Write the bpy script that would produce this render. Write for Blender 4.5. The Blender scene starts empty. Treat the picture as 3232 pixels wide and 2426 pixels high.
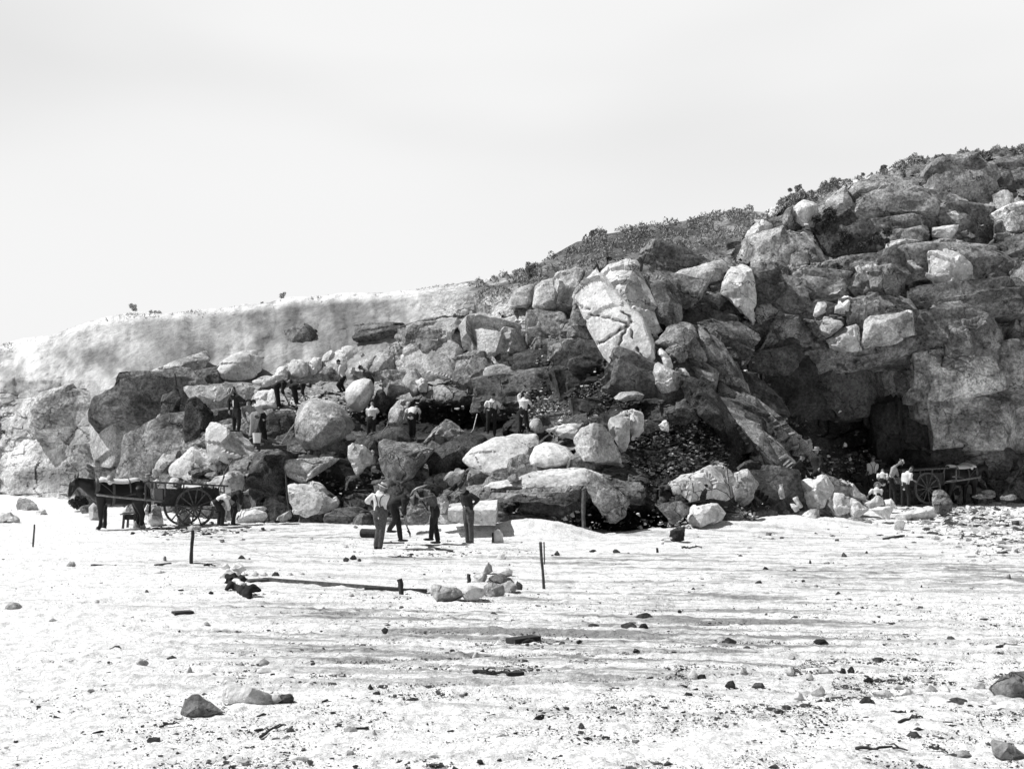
import bpy, bmesh, math, random
import numpy as np
from mathutils import Vector, Matrix, Quaternion
random.seed(7); RNG = np.random.RandomState(11)
S = bpy.context.scene; COL = S.collection
# ---------------------------------------------------------------- camera
H = 2.1; F = 3680.0; CU = 1616.0; HV = 1480.0            # eye height, focal length and horizon in photo pixels
cd = bpy.data.cameras.new("camera"); cam = bpy.data.objects.new("camera", cd); COL.objects.link(cam)
cam.location = (0, 0, H); cam.rotation_euler = (math.radians(90), 0, 0)
cd.sensor_width = 36; cd.lens = 36 * F / 3232; cd.shift_y = (HV - 1213) / 3232; cd.clip_end = 3000
S.camera = cam
# ---------------------------------------------------------------- sky and sun
SUN_EL, SUN_AZ = math.radians(54), math.radians(-86)      # azimuth measured from +Y, negative = left
sd = Vector((math.sin(SUN_AZ) * math.cos(SUN_EL), math.cos(SUN_AZ) * math.cos(SUN_EL), math.sin(SUN_EL)))
w = bpy.data.worlds.new("World"); S.world = w; w.use_nodes = True
N, L = w.node_tree.nodes, w.node_tree.links; N.clear()
def nn(nt, t, **k):
    n = nt.new(t)
    for a, b in k.items(): setattr(n, a, b)
    return n
out = nn(N, 'ShaderNodeOutputWorld'); bg = nn(N, 'ShaderNodeBackground'); bg2 = nn(N, 'ShaderNodeBackground')
mixs = nn(N, 'ShaderNodeMixShader')
sky = nn(N, 'ShaderNodeTexSky', sky_type='NISHITA', sun_disc=False, sun_elevation=SUN_EL, sun_rotation=SUN_AZ, dust_density=2.0)
bw = nn(N, 'ShaderNodeRGBToBW'); L.new(sky.outputs[0], bw.inputs[0]); L.new(bw.outputs[0], bg.inputs[0]); bg.inputs[1].default_value = 0.05
tc = nn(N, 'ShaderNodeTexCoord'); sx = nn(N, 'ShaderNodeSeparateXYZ'); L.new(tc.outputs['Generated'], sx.inputs[0])
def mr(src, a, b, c, d):
    m = nn(N, 'ShaderNodeMapRange'); m.interpolation_type = 'SMOOTHSTEP'
    m.inputs[1].default_value = a; m.inputs[2].default_value = b; m.inputs[3].default_value = c; m.inputs[4].default_value = d
    L.new(src, m.inputs[0]); return m.outputs[0]
el = mr(sx.outputs[2], 0.375, 0.46, 1, 0); yy = mr(sx.outputs[1], 0.0, 0.75, 0.12, 1)
mm = nn(N, 'ShaderNodeMath', operation='MULTIPLY'); L.new(el, mm.inputs[0]); L.new(yy, mm.inputs[1])
mp = nn(N, 'ShaderNodeMapping'); L.new(tc.outputs['Generated'], mp.inputs[0]); mp.inputs['Scale'].default_value = (1.6, 1.0, 5.5); mp.inputs['Location'].default_value = (0.35, 0, 0.2)
nz = nn(N, 'ShaderNodeTexNoise'); nz.inputs['Scale'].default_value = 1.1; nz.inputs['Detail'].default_value = 2.5; nz.inputs['Roughness'].default_value = 0.4; L.new(mp.outputs[0], nz.inputs[0])
cl = mr(nz.outputs[0], 0.40, 0.64, 0.0, 0.13); hi = mr(sx.outputs[2], 0.12, 0.36, 0.0, 1)
m2 = nn(N, 'ShaderNodeMath', operation='MULTIPLY'); L.new(cl, m2.inputs[0]); L.new(hi, m2.inputs[1])
m3 = nn(N, 'ShaderNodeMath', operation='SUBTRACT'); m3.inputs[0].default_value = 0.845; L.new(m2.outputs[0], m3.inputs[1])
L.new(m3.outputs[0], bg2.inputs[0]); bg2.inputs[1].default_value = 1.0
L.new(mm.outputs[0], mixs.inputs[0]); L.new(bg.outputs[0], mixs.inputs[1]); L.new(bg2.outputs[0], mixs.inputs[2]); L.new(mixs.outputs[0], out.inputs[0])
sl = bpy.data.lights.new("sun", 'SUN'); sl.energy = 4.8; sl.angle = math.radians(0.5); sl.color = (1, 1, 1)
so = bpy.data.objects.new("sun", sl); COL.objects.link(so); so.location = (-30, 20, 60)
so.rotation_euler = sd.to_track_quat('Z', 'Y').to_euler()
S.view_settings.view_transform = 'Standard'; S.view_settings.look = 'None'; S.view_settings.exposure = 0.12; S.view_settings.gamma = 1
# ---------------------------------------------------------------- helpers
R1=(180,1100,2.765); R2=(880,1050,2.765); R3=(1080,1450,3.16); R4=(1600,780,2.765); R5=(1600,1250,2.765)
R7=(2300,450,1.9528); R8=(0,900,2.212); R9=(0,1500,1.3012); R10=(1600,1600,1.3554)
Z1=(200,1450,5.53); Z2=(560,1450,5.53); Z3=(680,1180,6.9125); Z4=(1040,1100,6.1444); Z5=(1480,1180,7.9)
Z6=(1120,1500,4.6083); Z7=(2460,1380,5.53); Z8=(2720,1380,4.3203); Z9=(1480,620,2.765); Z10=(0,1650,2.4578); P0=(0,0,1)
def px(r, x, y): return r[0] + x / r[2], r[1] + y / r[2]
def at(u, v, Y): return Vector(((u - CU) / F * Y, Y, H - (v - HV) / F * Y))
def tag(o, label=None, cat=None, group=None, kind=None):
    if label: o['label'] = label
    if cat: o['category'] = cat
    if group: o['group'] = group
    if kind: o['kind'] = kind
    return o
def link(name, me, m=None, parent=None, loc=None):
    o = bpy.data.objects.new(name, me); COL.objects.link(o)
    if m: me.materials.append(m)
    if loc is not None: o.location = loc
    if parent: o.parent = parent
    return o
def empty(name, loc=(0, 0, 0), rz=0):
    o = bpy.data.objects.new(name, None); COL.objects.link(o); o.location = loc; o.rotation_euler = (0, 0, rz); o.empty_display_size = 0.2
    return o
def mesh_np(name, V, Fc):
    me = bpy.data.meshes.new(name); me.from_pydata([tuple(p) for p in V], [], [tuple(int(i) for i in f) for f in Fc]); me.update(); return me
def finish(me, ang=35):
    me.shade_smooth() if hasattr(me, 'shade_smooth') else None
    try: me.set_sharp_from_angle(angle=math.radians(ang))
    except Exception: pass
def _h(i, j, k, s):
    n = (i * 374761393 + j * 668265263 + k * 2147483647 + s * 974711) & 0xffffffff
    n = ((n ^ (n >> 13)) * 1274126177) & 0xffffffff
    n = (n ^ (n >> 16)) & 0xffffffff
    return n / 4294967295.0
def vnoise(P, s=0):
    P = np.asarray(P, float); I = np.floor(P).astype(np.int64); f = P - I; f = f * f * (3 - 2 * f); r = 0
    for a in (0, 1):
        for b in (0, 1):
            for c in (0, 1):
                wt = (f[:, 0] if a else 1 - f[:, 0]) * (f[:, 1] if b else 1 - f[:, 1]) * (f[:, 2] if c else 1 - f[:, 2])
                r = r + wt * _h(I[:, 0] + a, I[:, 1] + b, I[:, 2] + c, s)
    return r * 2 - 1
def fbm(P, o=4, s=0, g=0.5):
    r = 0; a = 1; t = 0
    for i in range(o):
        r = r + a * vnoise(P * (2 ** i) + 17.3 * i, s + i); t += a; a *= g
    return r / t
def cells(x, y, s=0):
    """nearest jittered seed: returns seed hash a,b,c, offsets dx,dy and F2-F1"""
    ix = np.floor(x).astype(np.int64); iy = np.floor(y).astype(np.int64)
    d1 = np.full(x.shape, 9e9); d2 = d1.copy(); bx = np.zeros(x.shape); by = bx.copy(); bi = np.zeros(x.shape, np.int64); bj = bi.copy()
    for a in (-1, 0, 1):
        for b in (-1, 0, 1):
            i = ix + a; j = iy + b
            cx = i + _h(i, j, 0 * i + 1, s); cy = j + _h(i, j, 0 * i + 2, s)
            d = (x - cx) ** 2 + (y - cy) ** 2
            c = d < d1
            d2 = np.where(c, d1, np.minimum(d2, d)); d1 = np.where(c, d, d1)
            bx = np.where(c, cx, bx); by = np.where(c, cy, by); bi = np.where(c, i, bi); bj = np.where(c, j, bj)
    z = 0 * bi
    return _h(bi, bj, z + 3, s) * 2 - 1, _h(bi, bj, z + 4, s) * 2 - 1, _h(bi, bj, z + 5, s) * 2 - 1, x - bx, y - by, np.sqrt(d2) - np.sqrt(d1)
# ---------------------------------------------------------------- materials (all grey: the place is known only in grey)
MAT = {}
def grey(v): return (v, v, v, 1)
def rock_mat(name, base, dark, cover=0.5, scale=0.9, bump=0.5, crack=0.0, cscale=0.7, attr=False, speck=0.5, rough=0.85, stretch=None, edge=0.07, soft=False):
    m = bpy.data.materials.new(name); m.use_nodes = True; T = m.node_tree.nodes; K = m.node_tree.links
    b = T['Principled BSDF']; b.inputs['Roughness'].default_value = rough; b.inputs['Specular IOR Level'].default_value = 0.25
    g = T.new('ShaderNodeNewGeometry'); pos = g.outputs['Position']
    if stretch:
        mpn = T.new('ShaderNodeMapping'); mpn.inputs['Scale'].default_value = stretch; K.new(pos, mpn.inputs[0]); pos = mpn.outputs[0]
    def noise(sc, det, ro=0.6, dist=0.0):
        n = T.new('ShaderNodeTexNoise'); n.inputs['Scale'].default_value = sc; n.inputs['Detail'].default_value = det
        n.inputs['Roughness'].default_value = ro; n.inputs['Distortion'].default_value = dist; K.new(pos, n.inputs[0]); return n.outputs[0]
    def mrange(src, a, bb, c, d):
        n = T.new('ShaderNodeMapRange'); n.inputs[1].default_value = a; n.inputs[2].default_value = bb
        n.inputs[3].default_value = c; n.inputs[4].default_value = d; K.new(src, n.inputs[0]); return n.outputs[0]
    def math_(op, a, bb):
        n = T.new('ShaderNodeMath'); n.operation = op
        for i, q in enumerate((a, bb)):
            if isinstance(q, (int, float)): n.inputs[i].default_value = q
            else: K.new(q, n.inputs[i])
        return n.outputs[0]
    n1 = noise(scale, 9, 0.68, 0.3); c = 0.62 - 0.24 * cover
    f = mrange(n1, c - edge, c + edge, 0, 1)
    if soft:
        sa = T.new('ShaderNodeAttribute'); sa.attribute_name = 'soft'; crisp = math_('SUBTRACT', 1.0, sa.outputs['Fac']); f = math_('MULTIPLY', f, math_('ADD', math_('MULTIPLY', crisp, .65), .35))
    val = math_('ADD', math_('MULTIPLY', f, dark - base), base)
    if attr:
        a = T.new('ShaderNodeAttribute'); a.attribute_name = 'tone'
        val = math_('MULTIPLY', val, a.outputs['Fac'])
    n2 = noise(scale * 13, 6, 0.75); sp_ = mrange(n2, 0.35, 0.65, 1 - speck, 1 + speck * 0.55)
    if soft: sp_ = math_('ADD', math_('MULTIPLY', math_('SUBTRACT', sp_, 1.0), math_('ADD', math_('MULTIPLY', crisp, .8), .2)), 1.0)
    val = math_('MULTIPLY', val, sp_)
    if speck >= .3:                                             # pits and lichen spots
        n5 = noise(scale * 7, 8, 0.8); val = math_('MULTIPLY', val, mrange(n5, 0.57, 0.65, 1, .30 if not soft else .55))
    n3 = noise(scale * 4, 5, 0.6); val = math_('MULTIPLY', val, mrange(n3, 0.35, 0.65, 0.8, 1.15))
    hgt = math_('ADD', math_('MULTIPLY', noise(scale * 5, 10, 0.7), 1.0), math_('MULTIPLY', n1, 0.8))
    if crack:
        v = T.new('ShaderNodeTexVoronoi'); v.feature = 'DISTANCE_TO_EDGE'; v.inputs['Scale'].default_value = cscale
        vm = T.new('ShaderNodeVectorMath'); vm.operation = 'MULTIPLY_ADD'
        cn = T.new('ShaderNodeTexNoise'); cn.inputs['Scale'].default_value = 1.5; cn.inputs['Detail'].default_value = 6; K.new(pos, cn.inputs[0])
        K.new(cn.outputs[1], vm.inputs[0]); vm.inputs[1].default_value = (1.1, 1.1, 1.1); K.new(pos, vm.inputs[2]); K.new(vm.outputs[0], v.inputs[0])
        ce = mrange(v.outputs['Distance'], 0.0, crack, 0.12, 1)
        if soft: ce = math_('ADD', ce, math_('MULTIPLY', math_('SUBTRACT', 1.0, ce), sa.outputs['Fac']))
        val = math_('MULTIPLY', val, ce); hgt = math_('ADD', hgt, math_('MULTIPLY', ce, 0.9))
    cc = T.new('ShaderNodeCombineColor')
    for i in range(3): K.new(val, cc.inputs[i])
    K.new(cc.outputs[0], b.inputs['Base Color'])
    bp = T.new('ShaderNodeBump'); bp.inputs['Strength'].default_value = bump; bp.inputs['Distance'].default_value = 0.2
    K.new(hgt, bp.inputs['Height']); K.new(bp.outputs[0], b.inputs['Normal'])
    MAT[name] = m; return m
def plain(name, v, rough=0.8, var=0.3, sc=20, metal=0, bump=0.2):
    m = rock_mat(name, v, v * (1 - var), 0.5, sc, bump, speck=var * 0.6, rough=rough); m.node_tree.nodes['Principled BSDF'].inputs['Metallic'].default_value = metal
    m.node_tree.nodes['Bump'].inputs['Distance'].default_value = 0.01
    return m
rock_mat('pale_granite', 0.78, 0.50, 0.35, 0.8, 0.45, speck=0.3)
rock_mat('cracked_granite', 0.78, 0.46, 0.35, 0.7, 0.5, crack=0.014, cscale=0.55, speck=0.3)
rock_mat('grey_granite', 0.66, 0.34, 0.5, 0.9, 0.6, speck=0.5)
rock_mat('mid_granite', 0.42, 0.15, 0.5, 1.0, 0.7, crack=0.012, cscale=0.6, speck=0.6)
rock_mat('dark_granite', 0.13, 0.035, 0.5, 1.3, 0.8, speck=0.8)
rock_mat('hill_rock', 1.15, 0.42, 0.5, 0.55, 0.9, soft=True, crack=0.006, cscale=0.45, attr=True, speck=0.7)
rock_mat('quarry_floor', 0.91, 0.66, 0.22, 5.0, 0.6, speck=0.34, attr=True, edge=.05)
rock_mat('gravel', 0.42, 0.12, 0.5, 3.0, 0.4, speck=0.4)
rock_mat('scree', 0.20, 0.06, 0.5, 1.6, 0.4, speck=0.4)
plain('weathered_wood', 0.13, var=0.5, sc=14); plain('dark_wood', 0.05, var=0.4, sc=14); plain('pale_wood', 0.35, var=0.4, sc=14)
plain('iron', 0.07, 0.5, metal=0.6); plain('bright_iron', 0.35, 0.4, metal=0.3)
plain('skin', 0.25, 0.6, 0.15); plain('dark_cloth', 0.03, 0.9, 0.4); plain('grey_cloth', 0.12, 0.9, 0.4); plain('white_cloth', 0.78, 0.9, 0.12)
plain('light_cloth', 0.42, 0.9, 0.2); plain('leather', 0.03, 0.6, 0.3); plain('felt', 0.05, 0.9, 0.3); plain('straw', 0.6, 0.8, 0.2)
plain('horse_hair', 0.018, 0.45, 0.3); plain('mane', 0.05, 0.8, 0.4); plain('harness_leather', 0.10, 0.5, 0.3)
plain('foliage', 0.08, 0.8, 0.5, 3); plain('dry_scrub', 0.42, 0.8, 0.5, 3); plain('pale_scrub', 0.62, 0.8, 0.3, 3); plain('twig', 0.05, 0.8, 0.3); plain('string', 0.7, 0.8, 0.1)  # pale_scrub: bleaching haze of the left skyline put into the leaf colour
# ---------------------------------------------------------------- depth of the hillside along each sight line
DEPTH = [
 (450, [(2600,72),(3000,66),(4000,66)]), (650, [(2200,68),(2500,62),(2800,61),(4000,62)]),
 (800, [(1500,72),(1700,66),(1900,60),(2100,60),(2300,58.5),(2500,58),(2800,58.5),(4000,60)]),
 (930, [(0,70),(500,68),(900,66),(1200,63),(1400,60),(1600,56),(1800,53),(2000,52),(2200,53.5),(2400,56),(2700,56.5),(4000,58)]),
 (1060, [(0,67),(500,62),(800,61),(1100,60),(1300,57),(1500,55),(1700,52),(1900,49.5),(2100,49.5),(2300,53),(2500,55),(2700,54),(2900,54),(4000,57)]),
 (1200, [(0,64),(300,60),(500,57),(700,56.5),(900,56.5),(1100,56.5),(1300,54),(1500,52.5),(1700,50.5),(1900,47.5),(2100,47.5),(2300,51),(2450,55),(2700,56),(4000,57)]),
 (1300, [(0,63),(300,58.5),(500,55),(650,52),(800,51.5),(1000,51.5),(1200,51.5),(1400,51),(1600,50.5),(1800,46.5),(1950,45),(2150,45),(2350,48.5),(2500,54),(2700,56.5),(4000,57.5)]),
 (1400, [(0,62),(300,57),(500,53),(650,49.5),(800,48.5),(1000,48.5),(1200,48.5),(1400,48),(1600,48),(1750,44.5),(1900,42.5),(2100,42.5),(2300,45),(2500,51.5),(2700,55.5),(4000,57)]),
 (1500, [(0,61),(300,56),(500,50.5),(650,46.5),(800,45.5),(1000,45),(1200,44),(1400,43),(1600,41.5),(1800,40),(2000,40),(2200,41.5),(2400,45),(2550,50),(2700,54.5),(4000,56.5)]),
 (1660, [(-400,62),(0,60),(300,55),(450,51),(600,47.5),(700,46),(800,44.5),(1000,43.5),(1200,42),(1400,39.5),(1550,38),(1800,37.5),(2000,37.5),(2200,38.5),(2400,41),(2600,45),(2750,53),(2900,55),(4000,56)])]
SKYL = [(-600,1160),(-300,1130),(0,1085),(146,1062),(292,1012),(424,985),(511,990),(628,978),(789,962),(906,942),(1066,930),(1256,921),(1388,900),(1534,882),(1680,845),(1797,778),(1900,735),(2045,712),(2190,694),(2323,662),(2411,668),(2484,630),(2630,580),(2776,548),(2863,505),(2980,490),(3112,475),(3232,464),(3600,440),(4000,430)]
_vs = np.array([d[0] for d in DEPTH], float)
def depth(u, v):
    u = np.atleast_1d(np.asarray(u, float)); v = np.atleast_1d(np.asarray(v, float))
    G = np.stack([np.interp(u, [a for a, _ in d[1]], [b for _, b in d[1]]) for d in DEPTH])
    k = np.clip(np.searchsorted(_vs, v) - 1, 0, len(_vs) - 2); t = np.clip((v - _vs[k]) / (_vs[k + 1] - _vs[k]), 0, 1)
    i = np.arange(len(u)); return G[k, i] * (1 - t) + G[k + 1, i] * t
def sstep(a, b, x):
    t = np.clip((x - a) / (b - a), 0, 1); return t * t * (3 - 2 * t)
MOUNDS = [(1540,36.8,2.0,1.5,.42),(1730,35.8,1.4,.9,.42),(1250,38.5,3,1.3,.25),(2330,39,2.4,1.2,.35),(2520,41.5,2.6,1.3,.45),(2120,37,1.6,.8,.2),(900,42,4,1.2,.15)]
def gz(x, y):
    """height of the quarry floor"""
    x = np.asarray(x, float); y = np.asarray(y, float)
    z = np.where(y > 42, 0.04 * (y - 42), 0.0)
    for (mu_, my, mw, md, mh) in MOUNDS: z = z + mh * np.exp(-(((x - (mu_ - CU) / F * my) / mw) ** 2 + ((y - my) / md) ** 2) ** 1.3)
    P = np.stack([x * 0.22, y * 0.22, 0 * x], -1).reshape(-1, 3); z = z + (fbm(P, 3, 5) * 0.05).reshape(x.shape) * sstep(8, 14, y)
    return z
def ground(u, v):
    """point of the floor seen at a photo pixel"""
    Y = F * H / (v - HV)
    for _ in range(12):
        x = (u - CU) / F * Y; Y = F * (H - float(gz(np.array([x]), np.array([Y]))[0])) / (v - HV)
    x = (u - CU) / F * Y; return Vector((x, Y, float(gz(np.array([x]), np.array([Y]))[0])))
# ---------------------------------------------------------------- hillside
HG = {}
def hill_at(u, v):
    c = int(np.clip(np.searchsorted(HG['U'], u), 0, len(HG['U']) - 1)); r = int(np.clip(round((v - HG['base']) / (HG['top'][c] - HG['base']) * (HG['nv'] - 1)), 0, HG['nv'] - 1)); return float(HG['D'][r, c]), float(HG['tone'][r, c])
def build_hillside():
    nu, nv, nb = 1050, 400, 26
    U = np.linspace(-650, 3950, nu); top = np.interp(U, [a for a, _ in SKYL], [b for _, b in SKYL])
    rag = fbm(np.stack([U / 60, U * 0, U * 0], -1), 4, 3) * 9; top = top + rag
    base = 1712.0
    t = np.linspace(0, 1, nv)[:, None]
    uu = np.repeat(U[None], nv, 0); vv = base + (top[None] - base) * t
    u, v = uu.ravel(), vv.ravel(); D = depth(u, v)
    X = u / 82.0; Yq = v / 82.0
    wx = X + 0.5 * fbm(np.stack([X * .7, Yq * .7, X * 0], -1), 3, 21); wy = Yq + 0.5 * fbm(np.stack([X * .7, Yq * .7, X * 0 + 9], -1), 3, 22)
    right = sstep(2250, 2450, u); left = 1 - sstep(500, 1000, u); soft = np.clip(left * (1 - sstep(1200, 1290, v) * .55), 0, 1)
    upl = (1 - sstep(1180, 1260, v)) * (1 - sstep(1250, 1500, u)); scrub = 1 - sstep(40, 110, v - np.repeat(np.interp(U, [a for a, _ in SKYL], [b for _, b in SKYL])[None], nv, 0).ravel())
    soft = np.clip(np.maximum(soft, upl), 0, 1)
    rk = (1 - soft) * (1 - scrub * (1 - right * .7))
    a, b, c, dx, dy, e = cells(wx / 2.1, wy / 1.7, 31)
    off = (a * 0.5 + (b * dx + c * dy) * 0.9) * (0.6 + 0.6 * right) * rk
    off += np.where(e < 0.05, (0.05 - e) * 3, 0) * rk
    a, b, c, dx, dy, e = cells(wx / 0.75 + .3, wy / 0.6, 37)
    off += (a * 0.2 + (b * dx + c * dy) * 0.42) * (0.12 + 0.88 * rk)
    a, b, c, dx, dy, e = cells(wx / 0.3 + .3, wy / 0.26, 41)
    off += (a * 0.08 + (b * dx + c * dy) * 0.15) * (0.12 + 0.88 * rk)
    off += fbm(np.stack([X * .45, Yq * .45, X * 0], -1), 4, 51) * (0.5 + 0.9 * soft)
    gul = fbm(np.stack([X * 1.6, Yq * .5, X * 0], -1), 4, 55); off += gul * 0.38 * soft - np.abs(fbm(np.stack([X * .9, Yq * .35, X * 0 + 7], -1), 3, 57)) * .8 * soft
    off += fbm(np.stack([X * 4, Yq * 4, X * 0], -1), 4, 53) * 0.14 * (.35 + .65 * rk)
    # sloping joints of the right wall: every bed oversails the one below
    q = (v + 0.13 * (u - 2600)) / 165 + 0.35 * fbm(np.stack([X * .5, Yq * .2, X * 0], -1), 3, 61)
    st = q - np.floor(q); off += (st - 0.5) * 1.1 * right * sstep(560, 700, v) * (1 - sstep(1300, 1500, v))
    for (cu, cv, ru, rv, dd) in [(1330,1335,210,60,2.2),(1560,1310,90,70,1.0),(1960,1640,130,60,2.6),(2120,1660,90,50,2.0),(1860,1640,70,60,1.6),(2180,1030,120,110,1.6),(2150,1440,180,70,1.2),(2480,1230,150,150,1.0),(2700,1300,230,170,.7),(1130,1540,120,90,1.5),
                                 (2520,960,120,35,1.2),(2900,930,90,25,.8),(1900,1240,120,60,.8),(1200,1310,60,60,1.2)]:
        off += dd * np.exp(-(((u - cu) / ru) ** 2 + ((v - cv) / rv) ** 2) ** 2)
    D = D + off
    x = (u - CU) / F * D; z = H - (v - HV) / F * D
    tone = 0.30 + 0 * u
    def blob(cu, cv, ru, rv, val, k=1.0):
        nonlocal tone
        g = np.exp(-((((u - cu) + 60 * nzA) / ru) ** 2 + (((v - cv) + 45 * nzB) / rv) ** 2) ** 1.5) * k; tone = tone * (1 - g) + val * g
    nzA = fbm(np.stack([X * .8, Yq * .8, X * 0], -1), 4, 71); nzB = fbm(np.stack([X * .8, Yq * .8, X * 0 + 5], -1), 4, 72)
    blob(300,1130,900,300,.36); blob(1000,1080,500,140,.40); blob(-100,1300,420,420,.85); blob(430,1430,150,150,.36); blob(180,1510,170,50,.2); blob(330,1350,70,120,.34); blob(700,1020,150,60,.3); blob(1150,1000,350,60,.30)  # far left lifted near white: haze put into the rock colour
    blob(1450,1060,320,190,.62); blob(1320,1330,330,75,.035); blob(1580,1330,150,80,.04); blob(1750,1180,200,90,.07); blob(1900,1270,200,70,.06)  # cave and gaps darkened: dark soil, with their shade put into the tone
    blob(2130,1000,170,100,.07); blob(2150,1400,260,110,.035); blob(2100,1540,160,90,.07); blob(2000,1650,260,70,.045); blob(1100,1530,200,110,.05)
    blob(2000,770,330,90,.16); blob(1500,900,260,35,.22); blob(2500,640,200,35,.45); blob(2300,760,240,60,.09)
    blob(2800,800,600,290,.5); blob(2560,1250,280,240,.07); blob(2760,1390,180,220,.06); blob(2450,1420,150,150,.06); blob(950,1250,170,50,.6); blob(2650,730,150,60,.07); blob(3130,1280,150,330,.42); blob(3000,620,300,120,.5); blob(2850,1090,350,90,.42); blob(3050,1560,200,50,.045); blob(2950,1500,260,60,.04)  # lower right wall kept dark: stained rock plus shade put into the tone
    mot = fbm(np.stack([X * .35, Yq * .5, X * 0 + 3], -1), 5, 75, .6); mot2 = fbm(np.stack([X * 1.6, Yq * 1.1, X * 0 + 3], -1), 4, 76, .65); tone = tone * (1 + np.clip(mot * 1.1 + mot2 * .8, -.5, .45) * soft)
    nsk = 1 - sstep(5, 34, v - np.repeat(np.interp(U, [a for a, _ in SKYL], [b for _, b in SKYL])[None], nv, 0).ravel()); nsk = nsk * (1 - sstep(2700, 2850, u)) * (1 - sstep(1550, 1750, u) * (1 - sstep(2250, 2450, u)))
    tone = tone * (1 - nsk * .9) + .85 * nsk * .9  # skyline edge painted pale: haze bleaching put into the surface colour
    SF = soft.copy()
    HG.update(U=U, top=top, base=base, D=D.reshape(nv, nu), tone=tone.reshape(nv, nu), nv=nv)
    V = np.stack([x, D, z], -1)
    # the ground behind the brow keeps rising gently away from the pit
    lastx = V[-nu:].copy(); rows = [V]; tn = [tone]; sfl = [SF]
    for k in range(1, nb + 1):
        s = (k / nb) ** 1.6 * 60; r = lastx.copy(); r[:, 1] += s; r[:, 0] = lastx[:, 0] * (1 + s / 200)
        slope = 0.04 * s - 0.15; r[:, 2] = lastx[:, 2] * (1 + 0.0 * s) + slope * np.minimum(1, s) ; rows.append(r); tn.append(tone[-nu:]); sfl.append(SF[-nu:])
    SF = np.concatenate(sfl); V = np.concatenate(rows); tone = np.concatenate(tn); n = nv + nb
    i = np.arange((n - 1) * (nu - 1)); rI = i // (nu - 1); cI = i % (nu - 1); a = rI * nu + cI
    Q = np.stack([a, a + 1, a + nu + 1, a + nu], -1)
    me = bpy.data.meshes.new('hillside'); me.vertices.add(len(V)); me.vertices.foreach_set('co', V.ravel().astype(np.float32))
    me.loops.add(len(Q) * 4); me.loops.foreach_set('vertex_index', Q.ravel().astype(np.int32)); me.polygons.add(len(Q))
    me.polygons.foreach_set('loop_start', (np.arange(len(Q)) * 4).astype(np.int32)); me.polygons.foreach_set('loop_total', np.full(len(Q), 4, np.int32)); me.update(calc_edges=True); me.validate()
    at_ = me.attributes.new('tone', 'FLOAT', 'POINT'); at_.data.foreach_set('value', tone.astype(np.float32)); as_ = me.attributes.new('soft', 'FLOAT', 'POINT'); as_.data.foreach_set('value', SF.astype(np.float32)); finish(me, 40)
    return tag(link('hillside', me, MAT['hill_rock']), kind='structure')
build_hillside()
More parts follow.
